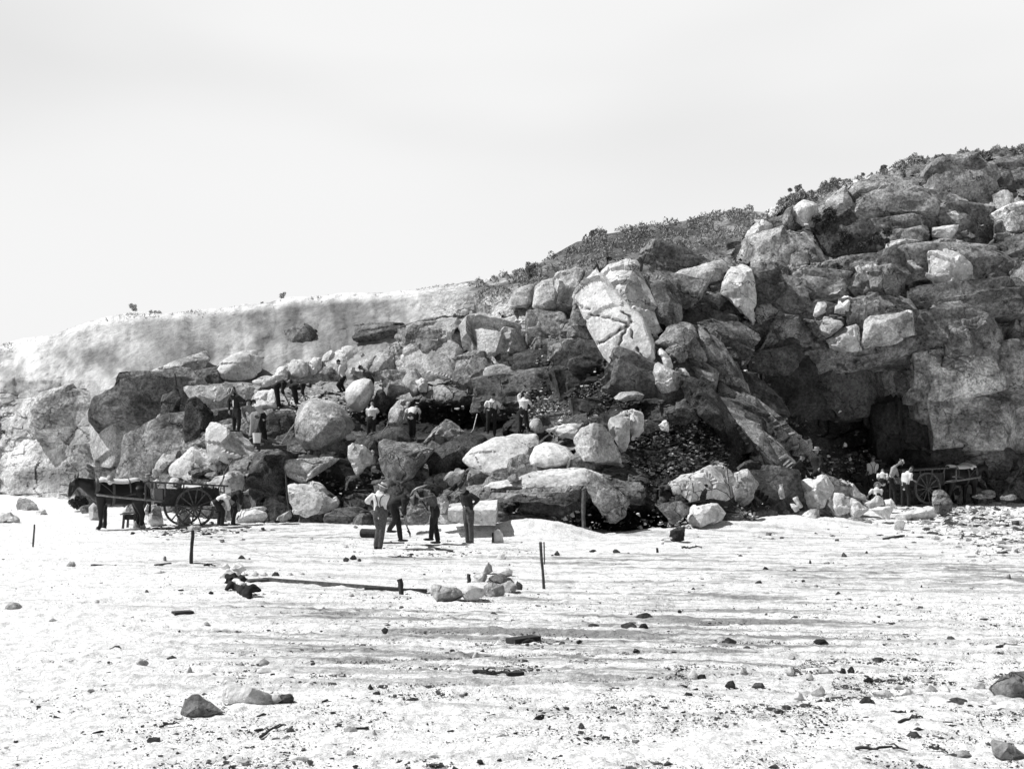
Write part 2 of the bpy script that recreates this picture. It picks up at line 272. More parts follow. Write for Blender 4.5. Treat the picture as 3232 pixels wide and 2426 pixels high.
# ---------------------------------------------------------------- quarry floor
def build_floor():
    nu, nv = 760, 620
    ks = np.linspace(0, 1, nv); vv = 1480 + 1050 * (1 - ks) ** 1.25 + 108 * ks; Y = F * H / (vv - HV); Y[0] = 5.5
    U = np.linspace(-900, 4100, nu)
    YY = np.repeat(Y[:, None], nu, 1); XX = (U[None] - CU) / F * YY
    x, y = XX.ravel(), YY.ravel(); z = gz(x, y)
    wx = x + 0.6 * fbm(np.stack([x * .15, y * .15, 0 * x], -1), 2, 81)
    tr = fbm(np.stack([wx * .10, (y + .06 * x + 1.3 * np.sin(x * .14 + .5)) * 2.2, 0 * x], -1), 4, 83, .65)
    z = z + tr * 0.016 + fbm(np.stack([x * 2.2, y * 2.2, 0 * x], -1), 4, 85, .6) * 0.035
    z += np.maximum(0, fbm(np.stack([x * 7, y * 5, 0 * x], -1), 3, 87, .7)) * 0.045
    for (a0, a1, a2, wd_) in [(20,.25,-.004,.16),(21.6,.25,-.004,.16),(14.5,-.1,.012,.12),(16.2,-.1,.012,.12),(25.5,.08,.003,.2),(27.2,.08,.003,.2),(11.6,.05,.01,.1),(12.9,.07,.008,.1),(18.5,.02,.006,.15),(31,.3,-.006,.2),(33,.3,-.006,.2)]:
        yc = a0 + a1 * x + a2 * x * x + .25 * np.sin(x * .6 + a0); dd = (y - yc) / wd_; z = z - .035 * np.exp(-dd ** 2) + .018 * np.exp(-((np.abs(dd) - 2) ** 2))
    u = x / y * F + CU; v = HV + (H - z) / y * F
    P = np.stack([x * .16, y * .3, 0 * x], -1); pa = fbm(P, 4, 91)
    cy_ = y + .045 * x + .9 * np.sin(x * .13 + .5) + .004 * x * x
    st = fbm(np.stack([wx * .3, cy_ * 4.2, 0 * x], -1), 5, 93, .7); st2 = fbm(np.stack([wx * .5, cy_ * 7, 0 * x], -1), 3, 94, .7)
    band = 0.30 + .75 * np.exp(-(((v - 2010) / 130) ** 2)) * sstep(500, 1200, u) * (1 - sstep(2500, 3100, u)) + .5 * np.exp(-(((v - 1800) / 80) ** 2)) * sstep(1500, 2000, u) + .45 * np.exp(-(((u - 1000) / 500) ** 2 + ((v - 1700) / 50) ** 2)) + .35 * np.clip(pa * 2, 0, 1)
    band = band * (.35 + .65 * sstep(80, 700, u)) * (1 - .6 * sstep(2250, 2380, v) * (1 - sstep(2300, 2900, u)))
    tone = 1.27 - 1.15 * band * (.10 + .9 * np.clip(st * 3 - .1, 0, 1) + .5 * np.clip(st2 * 2, 0, 1))
    z = z + st * .03 * np.clip(band * 1.5, 0, 1)
    tone = np.clip(tone, .40, 1.22)
    V_ = None
    V = np.stack([x, y, z], -1); n = nv
    i = np.arange((n - 1) * (nu - 1)); rI = i // (nu - 1); cI = i % (nu - 1); a = rI * nu + cI
    Q = np.stack([a, a + 1, a + nu + 1, a + nu], -1)
    me = bpy.data.meshes.new('quarry_floor'); me.vertices.add(len(V)); me.vertices.foreach_set('co', V.ravel().astype(np.float32))
    me.loops.add(len(Q) * 4); me.loops.foreach_set('vertex_index', Q.ravel().astype(np.int32)); me.polygons.add(len(Q))
    me.polygons.foreach_set('loop_start', (np.arange(len(Q)) * 4).astype(np.int32)); me.polygons.foreach_set('loop_total', np.full(len(Q), 4, np.int32)); me.update(calc_edges=True)
    at_ = me.attributes.new('tone', 'FLOAT', 'POINT'); at_.data.foreach_set('value', tone.astype(np.float32)); me.shade_smooth()
    tag(link('quarry_floor', me, MAT['quarry_floor']), kind='structure')
    # the same ground behind and beside the photographer
    m2 = mesh_np('ground', [(-400,-400,-.12),(400,-400,-.12),(400,300,-.12),(-400,300,-.12)], [(0,1,2,3)])
    a2 = m2.attributes.new('tone', 'FLOAT', 'POINT'); a2.data.foreach_set('value', np.full(4, 1.0, np.float32))
    tag(link('ground', m2, MAT['quarry_floor']), kind='structure')
build_floor()
# ---------------------------------------------------------------- rocks
def refine(bm, L_, it=4, cap=7000):
    for _ in range(it):
        es = [e for e in bm.edges if e.calc_length() > L_]
        if not es or len(bm.faces) > cap: break
        bmesh.ops.subdivide_edges(bm, edges=es, cuts=1); bmesh.ops.triangulate(bm, faces=[f for f in bm.faces if len(f.verts) > 3])
_rk = [100]
def rock_mesh(pts, seed, rnd, edge, chips=6, rough=1.0, cap=7000):
    """solid stone from a cloud of corner points: hull, refined, worn (rnd passes), chipped by planes, roughened"""
    bm = bmesh.new()
    for p in pts: bm.verts.new(p)
    r = bmesh.ops.convex_hull(bm, input=bm.verts)
    dead = [g for g in set(r['geom_interior'] + r['geom_unused']) if isinstance(g, bmesh.types.BMVert)]
    if dead: bmesh.ops.delete(bm, geom=dead, context='VERTS')
    bmesh.ops.triangulate(bm, faces=bm.faces[:])
    refine(bm, edge, 5 if cap > 7000 else 4, cap)
    for _ in range(rnd if rnd >= 4 else (1 if rnd == 3 else 0)): bmesh.ops.smooth_vert(bm, verts=bm.verts, factor=0.5, use_axis_x=True, use_axis_y=True, use_axis_z=True)
    bm.normal_update(); P = np.array([v.co for v in bm.verts]); Nn = np.array([v.normal for v in bm.verts])
    rs = np.random.RandomState(seed); c = P.mean(0); size = float(np.ptp(P, 0).max())
    for _ in range(chips):
        d = rs.normal(size=3); d[1] = -abs(d[1]) - (0.35 if _ % 2 else 0); d /= np.linalg.norm(d); s = (P - c) @ d; hgt = s.max() * (rs.uniform(.6, .9) if rnd < 4 else rs.uniform(.8, .95))
        ex = np.maximum(0, s - hgt); P = P - ex[:, None] * d * 0.9
    Q = P + seed * 3.7
    amp = size * rough
    dsp = fbm(Q * (2.2 / max(size, .2)), 3, seed) * 0.04 * amp + fbm(Q * 3.5, 4, seed + 3, .6) * 0.05 * min(1, size) * rough
    a, b, cc, dx, dy, e = cells(Q[:, 0] * 2.6 / max(size, .4) + Q[:, 1], Q[:, 2] * 2.6 / max(size, .4) + .4 * Q[:, 1], seed)
    dsp += (a * .03 + (b * dx + cc * dy) * .075) * amp * (0.3 if rnd > 4 else 1)
    P = P + Nn * dsp[:, None]
    for v, p in zip(bm.verts, P): v.co = p
    me = bpy.data.meshes.new('rock'); bm.to_mesh(me); bm.free(); finish(me, 60 if rnd > 5 else (30 if rnd > 4 else 13)); return me
def bedrock():
    """jointed bedrock of the quarry face: roughly squared blocks in beds, all part of the hill"""
    var = []
    for i in range(26):
        rs = np.random.RandomState(500 + i); pts = [Vector((x * .5 + rs.uniform(-.13, .13), y * .5 + rs.uniform(-.1, .1), z * .5 + rs.uniform(-.12, .12))) for x in (-1, 1) for y in (-1, 1) for z in (-1, 1)]
        pts += [Vector((rs.uniform(-.4, .4), -.62, rs.uniform(-.4, .4))), Vector((rs.choice([-.6, .6]), 0, rs.uniform(-.3, .3)))]
        me = rock_mesh(pts, 500 + i, 0, .075, 3, 1.0); n = len(me.vertices); co = np.empty(n * 3, np.float32); me.vertices.foreach_get('co', co)
        var.append((co.reshape(-1, 3).astype(float), np.array([list(p.vertices) for p in me.polygons]))); bpy.data.meshes.remove(me)
    rs = np.random.RandomState(4); Vs = []; Fs = []; tn = []; off = 0
    for (u0, u1, v0, v1, cw, ch, sl, rot, amp, lean, prob) in [(2250,3700,400,1210,230,112,-.13,9,.75,10,1),(2250,3700,420,1190,95,60,-.13,16,.5,12,.35),(2330,3700,1170,1600,150,210,-.05,10,.6,6,1),(2330,3700,1190,1600,70,90,-.05,18,.5,8,.35),(1230,1800,985,1290,170,95,-.12,18,.25,24,.7),(1230,1800,985,1290,70,46,-.12,24,.3,22,.3),(1760,2340,800,1340,190,110,.35,16,.5,18,.85),(1760,2340,820,1340,80,56,.35,22,.5,18,.4),
            (1000,2420,1470,1690,90,66,.05,22,.4,20,.8),(480,1260,1210,1660,90,66,0,20,.4,18,.85),(120,560,1290,1640,240,170,-.05,8,.1,22,.45),(1600,1860,1240,1480,80,60,0,20,.3,20,.7),(900,1300,1060,1230,120,60,-.1,16,.2,30,.5),(2380,2760,1430,1650,90,80,.2,20,.4,15,.8)]:
        r_ = 0; v = v0
        while v < v1 + 60:
            u = u0 + (r_ % 2) * cw * .5
            while u < u1:
                w_ = cw * rs.uniform(.6, 1.5); uc = u + w_ / 2; vc = v + sl * (uc - (u0 + u1) / 2) + rs.uniform(-.15, .15) * ch; u += w_
                hh = ch * rs.uniform(.75, 1.35); tp = float(np.interp(uc, HG['U'], HG['top']))
                if vc < tp + hh * .55 + (25 if u0 > 2200 else 70) or vc > 1700 or rs.uniform() > prob: continue
                if ((uc - 2570) / 130) ** 2 + ((vc - 1480) / 95) ** 2 < 1 or ((uc - 2600) / 110) ** 2 + ((vc - 1340) / 80) ** 2 < 1 or ((uc - 2150) / 250) ** 2 + ((vc - 1430) / 100) ** 2 < 1 or ((uc - 1330) / 230) ** 2 + ((vc - 1340) / 60) ** 2 < 1 or ((uc - 1960) / 150) ** 2 + ((vc - 1650) / 60) ** 2 < 1: continue
                if u0 == 480 and vc < 1290 and uc > 700: continue
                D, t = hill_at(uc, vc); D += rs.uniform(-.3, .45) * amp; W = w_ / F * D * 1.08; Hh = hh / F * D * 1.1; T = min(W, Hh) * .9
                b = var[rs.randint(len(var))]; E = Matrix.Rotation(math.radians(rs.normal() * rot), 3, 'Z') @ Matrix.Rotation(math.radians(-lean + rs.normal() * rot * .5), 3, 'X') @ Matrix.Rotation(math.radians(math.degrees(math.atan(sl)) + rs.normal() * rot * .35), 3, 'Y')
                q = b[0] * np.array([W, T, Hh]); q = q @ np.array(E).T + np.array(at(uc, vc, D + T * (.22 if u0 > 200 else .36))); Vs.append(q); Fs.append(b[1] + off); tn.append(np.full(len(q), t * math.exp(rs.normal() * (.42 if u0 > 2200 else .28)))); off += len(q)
            v += ch; r_ += 1
    V = np.concatenate(Vs); Q = np.concatenate(Fs); tn = np.concatenate(tn)
    me = bpy.data.meshes.new('bedrock'); me.vertices.add(len(V)); me.vertices.foreach_set('co', V.ravel().astype(np.float32))
    me.loops.add(len(Q) * 3); me.loops.foreach_set('vertex_index', Q.ravel().astype(np.int32)); me.polygons.add(len(Q))
    me.polygons.foreach_set('loop_start', (np.arange(len(Q)) * 3).astype(np.int32)); me.polygons.foreach_set('loop_total', np.full(len(Q), 3, np.int32)); me.update(calc_edges=True)
    a = me.attributes.new('tone', 'FLOAT', 'POINT'); a.data.foreach_set('value', tn.astype(np.float32)); s_ = me.attributes.new('soft', 'FLOAT', 'POINT')  # blocks take over the hillside tone, with its painted shade and haze
    finish(me, 30); tag(link('bedrock', me, MAT['hill_rock']), kind='structure'); print('bedrock', len(V), len(Vs))
bedrock()
def place_mesh(name, me, m, parent=None):
    """put the object's origin at the middle of its foot"""
    n = len(me.vertices); co = np.empty(n * 3, np.float32); me.vertices.foreach_get('co', co); co = co.reshape(-1, 3)
    o = np.array([(co[:, 0].min() + co[:, 0].max()) / 2, (co[:, 1].min() + co[:, 1].max()) / 2, co[:, 2].min()])
    me.vertices.foreach_set('co', (co - o).ravel().astype(np.float32)); me.update()
    return link(name, me, MAT[m], parent, Vector(o) if parent is None else Vector(o) - parent.location)
MK = {'p': 'pale_granite', 'c': 'cracked_granite', 'g': 'grey_granite', 'm': 'mid_granite', 'd': 'dark_granite'}
def rock(label, R, poly, m='p', T=0.8, lean=0.25, o=0.5, rnd=2, side=None, chips=6, name='boulder', Y=None, group=None, tilt=None, rough=1.0, cuts=(), fine=0):
    """poly: outline of the stone in photo pixels; T thickness; lean: how far the face leans back per metre of height;
    side: how far the left edge turns back; o: how far it stands out of the hillside"""
    _rk[0] += 1; rs = random.Random(_rk[0])
    P = [px(R, *p) for p in poly]; us = [p[0] for p in P]; vs = [p[1] for p in P]; cu, cv = sum(us) / len(us), sum(vs) / len(vs)
    Yin = Y
    if Y is None: Y = float(depth(cu, max(vs) * .5 + cv * .5)[0]) - o
    if Yin is not None and max(vs) > 1648 and R is not Z6: Y = ground(cu, max(vs)).y + .3 * T * min(max(us) - min(us), max(vs) - min(vs)) / F * Yin
    wd = (max(us) - min(us)) / F * Y; hd = (max(vs) - min(vs)) / F * Y; T = T * min(wd, hd); pts = []
    rq = random.Random(_rk[0] * 7 + 1); sr = rq.uniform(.05, .7) if rnd < 5 else .1
    if side is None: side = rq.uniform(.1, .6) if rnd < 5 else .1
    piv = min(us) + (max(us) - min(us)) * rq.uniform(.35, .75)
    if fine: sr = 0; side = .5; piv = max(us)
    def dy(u, v):
        return lean * (max(vs) - v) / F * Y + (side * max(0, piv - u) + sr * max(0, u - piv)) / F * Y
    tx, ty = rs.uniform(-1, 1), rs.uniform(-.6, 1)
    if rnd < 5:
        for q in range(2): k = rs.uniform(0, .45); (u, v) = rs.choice(P); pts.append(at(cu + (u - cu) * k, cv + (v - cv) * k, Y + dy(cu, cv) - T * rs.uniform(.42, .6)))
    for (u, v) in P:
        pts.append(at(u, v, Y + dy(u, v) + rs.uniform(-.1, .1) * T))
        k = .8; pts.append(at(cu + (u - cu) * k, cv + (v - cv) * k, Y + dy(u, v) + T * 1.1))
        if rnd >= 5: pts.append(at(cu + (u - cu) * .72, cv + (v - cv) * .72, Y + dy(u, v) - T * .5))
        else:
            k = rs.uniform(.86, .99); pts.append(at(cu + (u - cu) * k, cv + (v - cv) * k, Y + dy(u, v) - T * (.22 + .16 * tx * (u - cu) / (max(us) - min(us)) * 2 + .16 * ty * (v - cv) / (max(vs) - min(vs)) * 2 + rs.uniform(-.04, .04))))
    if rnd >= 6: pts.append(at(cu, cv, Y + dy(cu, cv) - T * .8))
    edge = max(0.0021 * Y, max(wd, hd) / 38) if not fine else max(wd, hd) / 64
    if rnd:   # wearing the corners shrinks the hull: grow the outline a little first
        c = sum(pts, Vector()) / len(pts); g = 1 + 0.012 * rnd; pts = [c + (p - c) * g for p in pts]
    me = rock_mesh(pts, _rk[0], rnd, edge, chips, rough, 20000 if fine else 7000)
    n = len(me.vertices); co = np.empty(n * 3, np.float32); me.vertices.foreach_get('co', co); co = co.reshape(-1, 3).astype(float)
    mu = co[:, 0] / co[:, 1] * F + CU; mv = HV + (H - co[:, 2]) / co[:, 1] * F      # the worn stone keeps the width and height it was measured at
    mu = min(us) + (mu - mu.min()) / np.ptp(mu) * (max(us) - min(us)); mv = min(vs) + (mv - mv.min()) / np.ptp(mv) * (max(vs) - min(vs))
    for ln in cuts:                                                              # open joints cut into the face
        ln = [px(R, *p) for p in ln]
        for (x0, y0), (x1, y1) in zip(ln[:-1], ln[1:]):
            dx, dy_ = x1 - x0, y1 - y0; t = np.clip(((mu - x0) * dx + (mv - y0) * dy_) / (dx * dx + dy_ * dy_), 0, 1)
            d = np.hypot(mu - x0 - t * dx + 2 * np.sin(mv / 4), mv - y0 - t * dy_ + 2 * np.sin(mu / 5)); co[:, 1] += np.where(co[:, 1] < Y + T * .15 + (lean * (max(vs) - mv) + side * np.maximum(0, piv - mu)) / F * Y, .5 * np.exp(-(d / 2.3) ** 2), 0)
    co[:, 0] = (mu - CU) / F * co[:, 1]; co[:, 2] = H - (mv - HV) / F * co[:, 1]; me.vertices.foreach_set('co', co.ravel().astype(np.float32)); me.update()
    ob = place_mesh(name, me, MK[m]); tag(ob, label, 'rock' if name != 'stone_block' else 'stone block', group); return ob
k = rock
# --- great slab and its neighbours
k('great split white slab leaning on the quarry spur, crossed by a long crack', R4, [(565,440),(590,370),(680,270),(760,190),(805,215),(850,320),(960,440),(1040,525),(1110,620),(1160,680),(1240,780),(1300,850),(1260,920),(1200,1000),(1150,1095),(1020,1085),(915,1070),(850,990),(795,850),(715,640),(620,520)], 'p', .22, .3, 2.6, 1, .15, 1, 'rock_slab', rough=.45, cuts=[[(800,845),(860,810),(900,790),(980,730),(1040,690),(1090,650),(1060,600),(1010,560)],[(1060,690),(1010,760),(985,850)],[(1090,730),(1095,790)],[(730,590),(800,600),(900,620)],[(930,630),(990,650),(1045,660)],[(1130,880),(1170,940),(1190,1000)],[(720,545),(650,525),(600,480)]], fine=1)
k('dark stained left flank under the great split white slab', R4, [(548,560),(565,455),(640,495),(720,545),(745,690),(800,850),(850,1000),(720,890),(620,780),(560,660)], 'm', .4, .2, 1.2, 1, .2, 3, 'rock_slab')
k('tall cracked pale slab behind the great split white slab', R4, [(805,215),(900,150),(1130,95),(1165,150),(1210,240),(1230,400),(1300,600),(1365,750),(1260,790),(1120,690),(1030,500),(860,330)], 'c', .4, .4, 1.2, 1, .5, 1, 'rock_slab')
k('grey streaked slab flank to the right of the tall cracked slab', R4, [(1190,235),(1330,230),(1425,330),(1440,430),(1540,600),(1530,650),(1480,700),(1365,750),(1290,560),(1215,380)], 'm', .5, .3, .9, 1, 0, 5, 'rock_slab')
k('hooded dark rock with a pale rim right of the great white slab', R4, [(1290,840),(1400,755),(1440,685),(1530,650),(1620,670),(1700,850),(1750,1000),(1680,1010),(1580,890),(1500,850),(1390,890)], 'm', .6, .5, 1.2, 4, .2, 3)
k('long dark rock rib running down right from the hooded rock', R4, [(1600,670),(1740,760),(1830,830),(1850,920),(1960,1050),(2130,1230),(2135,1310),(1980,1260),(1830,1150),(1720,990)], 'm', .5, .4, 1.2, 1, .2, 5)
k('upper one of the long dark slabs sloping down right to the seated men', P0, [(2270,1205),(2372,1245),(2470,1365),(2575,1450),(2530,1455),(2380,1345),(2262,1250)], 'm', .5, .5, 1.3, 1, .1, 2, 'rock_slab')
k('lower one of the long dark slabs sloping down right to the seated men', P0, [(2270,1280),(2400,1350),(2490,1450),(2520,1530),(2480,1520),(2390,1440),(2270,1340)], 'm', .5, .6, 1.2, 1, .1, 2, 'rock_slab')
k('steep dark sheet of rock left of the two long sloping slabs', P0, [(2130,1180),(2230,1215),(2330,1330),(2400,1440),(2330,1430),(2210,1320)], 'd', .5, .5, 1.1, 1, .1, 2, 'rock_slab')
k('broad rough mass of rock below the left end of the brow boulders', P0, [(1440,1010),(1580,985),(1760,975),(1790,1050),(1720,1150),(1560,1180),(1450,1120)], 'g', .5, .55, .7, 2, .3, 4)
k('big rough bulge of the bank left of the drill hollow', P0, [(1285,1090),(1330,1010),(1440,1000),(1470,1110),(1450,1210),(1340,1250),(1270,1180)], 'g', .5, .55, .7, 2, .3, 4)
k('grey knuckle of rock tucked under the hooded rock', R4, [(1380,895),(1500,840),(1560,880),(1580,960),(1540,1010),(1440,960)], 'm', .7, .5, 1.7, 4)
k('pale triangular boulder below the great white slab', R4, [(1270,1100),(1275,1030),(1310,1000),(1370,1060),(1460,1120),(1530,1180),(1550,1210),(1480,1270),(1340,1275),(1285,1200)], 'g', .5, .35, 1.8, 1, .2, 3)
k('small pale rounded block leaning on the pale triangular boulder', R4, [(1460,1110),(1500,1055),(1550,1055),(1600,1130),(1630,1200),(1560,1205)], 'p', .6, .35, 1.6, 2)
k('narrow pale splinter of rock under the hooded rock', R4, [(1310,905),(1350,880),(1420,960),(1450,1040),(1440,1080),(1370,1020)], 'p', .7, .3, 1.9, 1)
k('grey sloping boulder on the rib right of the triangular boulder', R4, [(1600,1040),(1700,1050),(1800,1110),(1835,1175),(1740,1170),(1640,1100)], 'g', .6, .6, 1.7, 4)
k('leftmost of the three rounded boulders on the brow left of the white slab', R4, [(10,500),(60,385),(200,320),(245,330),(230,480),(180,540),(20,535)], 'g', .7, .3, .8, 5, .3, 2)
k('middle one of the three rounded boulders on the brow left of the white slab', R4, [(225,360),(290,300),(400,270),(440,400),(462,550),(330,565),(220,530)], 'g', .7, .3, .8, 5, .2, 2)
k('tallest, flat topped boulder on the brow touching the white slab', R4, [(405,275),(420,240),(610,170),(690,205),(690,260),(590,370),(560,500),(465,550),(430,420),(400,340)], 'g', .7, .3, .8, 1, .2, 4)
k('broad pale shoulder of rock right of the tall cracked slab', R4, [(1400,295),(1540,205),(1740,130),(1900,110),(1960,200),(1880,300),(1840,375),(1600,365),(1430,335)], 'g', .6, .7, .9, 4)
k('jointed grey pillar of rock at the left end of the right wall', R4, [(1850,380),(1900,230),(1960,160),(2050,150),(2120,200),(2130,440),(2180,600),(2140,685),(2060,610),(2020,500),(1950,440)], 'c', .6, .2, 1.0, 1, .3, 6)
k('low grey ledge stone below the great white slab', R4, [(930,1320),(1000,1260),(1150,1255),(1200,1290),(1180,1345),(1020,1345)], 'g', .8, .4, 1.3, 3)
k('dark undercut rock on the left below the great white slab', R4, [(350,830),(540,790),(650,850),(560,960),(440,1010),(350,980)], 'm', .7, .3, .8, 1)
# --- right wall blocks
k('pale rounded block on the brow at the left end of the right wall', R7, [(100,580),(130,530),(230,472),(280,482),(272,545),(180,602)], 'p', 0.64, .4, 0.70, 3)
k('upright pale block beside the dark shrub on the right brow', R7, [(395,400),(450,360),(530,352),(562,420),(530,545),(410,550)], 'p', 0.72, .15, 1.00, 1, .5)
k('dark wedge of rock at the left of the upright pale block', R7, [(320,490),(395,395),(415,550),(350,540)], 'm', 0.64, .2, 0.80, 1)
k('tilted grey slab right of the dark shrub on the brow', R7, [(590,345),(715,268),(785,440),(745,510),(620,470)], 'g', 0.48, .3, 0.70, 1, .2, 2)
k('small pale pointed block right of the tilted grey slab', R7, [(735,290),(790,260),(830,320),(855,362),(800,375)], 'g', 0.64, .3, 0.70, 1)
k('squared grey block below the pale pointed block of the brow', R7, [(858,385),(940,320),(1060,320),(1040,445),(930,465),(860,440)], 'g', 0.48, .4, 0.60, 2)
k('large pale plate of rock in the middle of the right wall', R7, [(1210,840),(1240,690),(1390,650),(1500,770),(1522,852),(1345,892),(1250,882)], 'p', 0.32, .3, 0.90, 1, 0, 2, 'rock_slab')
k('small pale block above the large pale plate of the right wall', R7, [(1250,525),(1400,505),(1420,580),(1400,595),(1250,592)], 'p', 0.48, .4, 0.60, 2)
k('grey square buttress left of the large pale plate', R7, [(848,880),(890,760),(1000,742),(1060,800),(1092,930),(1080,945),(860,970)], 'm', 0.40, .2, 0.70, 1)
k('fresh pale knob of rock at the top of the fractured cluster', R7, [(680,970),(730,940),(770,970),(776,1030),(720,1080),(650,1062)], 'p', 0.56, .2, 1.20, 1)
k('tilted white block hanging left of the fractured cluster', R7, [(520,1062),(545,982),(622,990),(622,1030),(540,1086)], 'p', 0.56, .2, 1.20, 1)
k('upper left stone of the fractured pale cluster in the right wall', R7, [(552,1155),(600,1070),(695,1090),(710,1130),(602,1205),(560,1200)], 'g', 0.48, .2, 1.10, 1)
k('lower stone of the fractured pale cluster, split down its middle', R7, [(600,1212),(705,1132),(800,1118),(822,1272),(705,1292),(612,1262)], 'c', 0.48, .1, 1.10, 1)
k('long pale ledge block jutting right from the fractured cluster', R7, [(820,1100),(1050,1040),(1130,1030),(1160,1195),(1000,1240),(848,1272)], 'g', 0.40, 0, 1.20, 1)
k('rounded cap stone lying on the long pale ledge block', R7, [(860,1070),(930,1020),(1020,1003),(1110,1020),(1060,1042),(900,1085)], 'g', 0.64, .3, 1.20, 3)
k('big grey bulge low in the right wall', R7, [(1295,1190),(1345,1060),(1480,1085),(1500,1160),(1540,1290),(1400,1315),(1345,1275)], 'm', 0.40, .2, 0.60, 1)
k('smooth grey bulge near the right end of the wall', R7, [(1470,1175),(1600,1050),(1690,1150),(1700,1270),(1540,1290)], 'm', 0.40, .2, 0.60, 2)
k('soft grey block just under the ledge right of the dark shrub', R7, [(1000,545),(1190,510),(1242,560),(1222,665),(1110,685),(1050,610)], 'm', 0.40, .3, 0.50, 2)
k('pale stone near the top right end of the wall', R7, [(1620,335),(1715,290),(1762,400),(1742,442),(1640,405)], 'g', 0.48, .3, 0.50, 3)
k('dark square block below the left end of the right brow', R7, [(145,750),(330,720),(372,785),(322,945),(142,925)], 'm', 0.40, .2, 0.60, 1)
k('grey faceted block with a sharp crest beside the fractured cluster', R7, [(250,1180),(350,1010),(470,1062),(445,1200),(310,1215)], 'm', 0.48, .2, 0.80, 1)
k('pale faced block under the brow between pillar and shrub', R7, [(375,660),(530,640),(562,780),(520,842),(390,745)], 'm', 0.40, .3, 0.60, 1)
k('dark bedded block left of the square buttress', R7, [(610,765),(850,742),(852,850),(640,872)], 'd', 0.40, .2, 0.50, 1)
k('dark triangular block right of the jointed pillar', R7, [(140,960),(240,980),(312,1050),(180,1125)], 'm', 0.48, .2, 0.90, 1)
k('long grey mass of rock at the very top of the right wall', R7, [(1120,150),(1300,110),(1480,95),(1600,165),(1565,290),(1300,312),(1135,255)], 'm', 0.40, .5, 0.50, 3)
k('grey mass of rock in the top right corner of the wall', R7, [(1590,130),(1780,90),(1880,200),(1800,280),(1600,290)], 'm', 0.40, .5, 0.50, 3)
k('dark grey column at the far right foot of the wall', R7, [(1680,1180),(1760,1000),(1850,1100),(1840,1400),(1720,1500),(1650,1400)], 'm', 0.32, .1, 0.60, 2)
k('grey face right of the large pale plate', R7, [(1540,720),(1690,700),(1790,760),(1780,880),(1640,900),(1550,850)], 'm', 0.32, .3, 0.60, 2)
# --- middle: broken blocks above and around the whalebacks
k('rough cracked left part of the broken pale block over the dark scree', R5, [(580,400),(600,310),(700,230),(820,235),(900,290),(990,420),(1028,560),(1012,622),(900,642),(840,612),(760,600),(640,480)], 'g', .5, .2, 1.6, 1, .1, 5)
k('middle upright piece of the broken pale block over the dark scree', R5, [(880,170),(1050,115),(1078,300),(1078,460),(1010,490),(960,350),(890,240)], 'c', .7, .1, 1.7, 1)
k('right upright piece of the broken pale block over the dark scree', R5, [(1045,120),(1165,112),(1197,200),(1188,300),(1140,388),(1082,382),(1070,250)], 'p', .7, .1, 1.7, 1)
k('pale flat ledge left of the broken pale block', R5, [(335,305),(480,265),(650,235),(700,215),(605,320),(590,385),(420,365)], 'p', .7, .8, 1.6, 2)
k('round grey stone right of the man swinging a hammer', R5, [(195,245),(230,190),(290,190),(312,250),(325,310),(260,322),(210,292)], 'g', .8, .2, 1.9, 6)
k('long pale whaleback boulder under the man swinging a hammer', R5, [(-390,560),(-310,460),(-140,372),(60,325),(260,335),(285,400),(210,520),(190,590),(60,665),(-100,722),(-250,690)], 'p', .6, .75, 1.0, 5, 0, 2, rough=.7)
k('smooth white dome of rock right of the long pale whaleback', R5, [(195,545),(240,440),(330,400),(420,410),(520,445),(592,520),(600,572),(480,612),(330,627),(210,602)], 'p', .7, .7, 1.7, 6, 0, 0, rough=.5)
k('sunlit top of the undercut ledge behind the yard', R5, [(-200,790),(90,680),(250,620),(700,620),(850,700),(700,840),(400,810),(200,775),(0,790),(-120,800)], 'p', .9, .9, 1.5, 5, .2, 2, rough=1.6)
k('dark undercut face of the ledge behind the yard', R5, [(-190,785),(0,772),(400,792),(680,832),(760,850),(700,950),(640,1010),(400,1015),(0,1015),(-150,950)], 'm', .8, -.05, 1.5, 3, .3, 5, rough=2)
k('curving right cheek of the undercut ledge above the dark hole', R5, [(690,640),(880,735),(1000,820),(1075,910),(1045,1020),(955,1095),(900,1110),(930,1000),(870,880),(700,830)], 'm', .6, .4, 1.6, 3, 0, 3)
k('pale flat cracked rock at the foot of the dark scree', R5, [(1400,770),(1480,750),(1640,722),(1760,672),(1880,592),(1962,632),(2000,702),(1990,900),(1900,932),(1750,905),(1560,905),(1450,870)], 'c', .4, .35, 1.0, 1, 0, 3)
k('squared grey rock right of the pale flat cracked rock', R5, [(1962,662),(2090,632),(2200,750),(2150,800),(2130,900),(2060,962),(1980,905)], 'g', .6, .2, 1.0, 1)
k('bright squared boulder low down left of the right hand rubble', R5, [(1570,1142),(1600,962),(1700,930),(1850,930),(1912,1010),(1890,1072),(1750,1112),(1640,1152)], 'p', .7, .35, 1.1, 1, .1, 3)
k('small dark faced stone with a white top beside the dark hole', R5, [(1415,1235),(1425,1170),(1480,1140),(1552,1135),(1557,1270),(1450,1282)], 'd', .9, .1, 0, 1, Y=37.6)
k('dark wedge of rock hanging over the dark hole', R5, [(1290,940),(1400,930),(1540,912),(1600,952),(1560,1020),(1440,1122),(1380,1012)], 'm', .6, 0, 1.0, 1)
k('small pale angular stone on the dark scree', R5, [(1320,255),(1380,205),(1412,230),(1416,312),(1340,302)], 'p', .8, .3, 1.0, 1)
k('pale broken crag at the top of the dark scree', R5, [(1620,80),(1740,60),(1812,110),(1785,200),(1680,165)], 'g', .7, .3, 1.0, 1)
k('dull dark boulder at the top of the dark scree', R5, [(1390,150),(1500,100),(1600,110),(1662,190),(1600,242),(1450,252)], 'd', .7, .3, 1.0, 4)
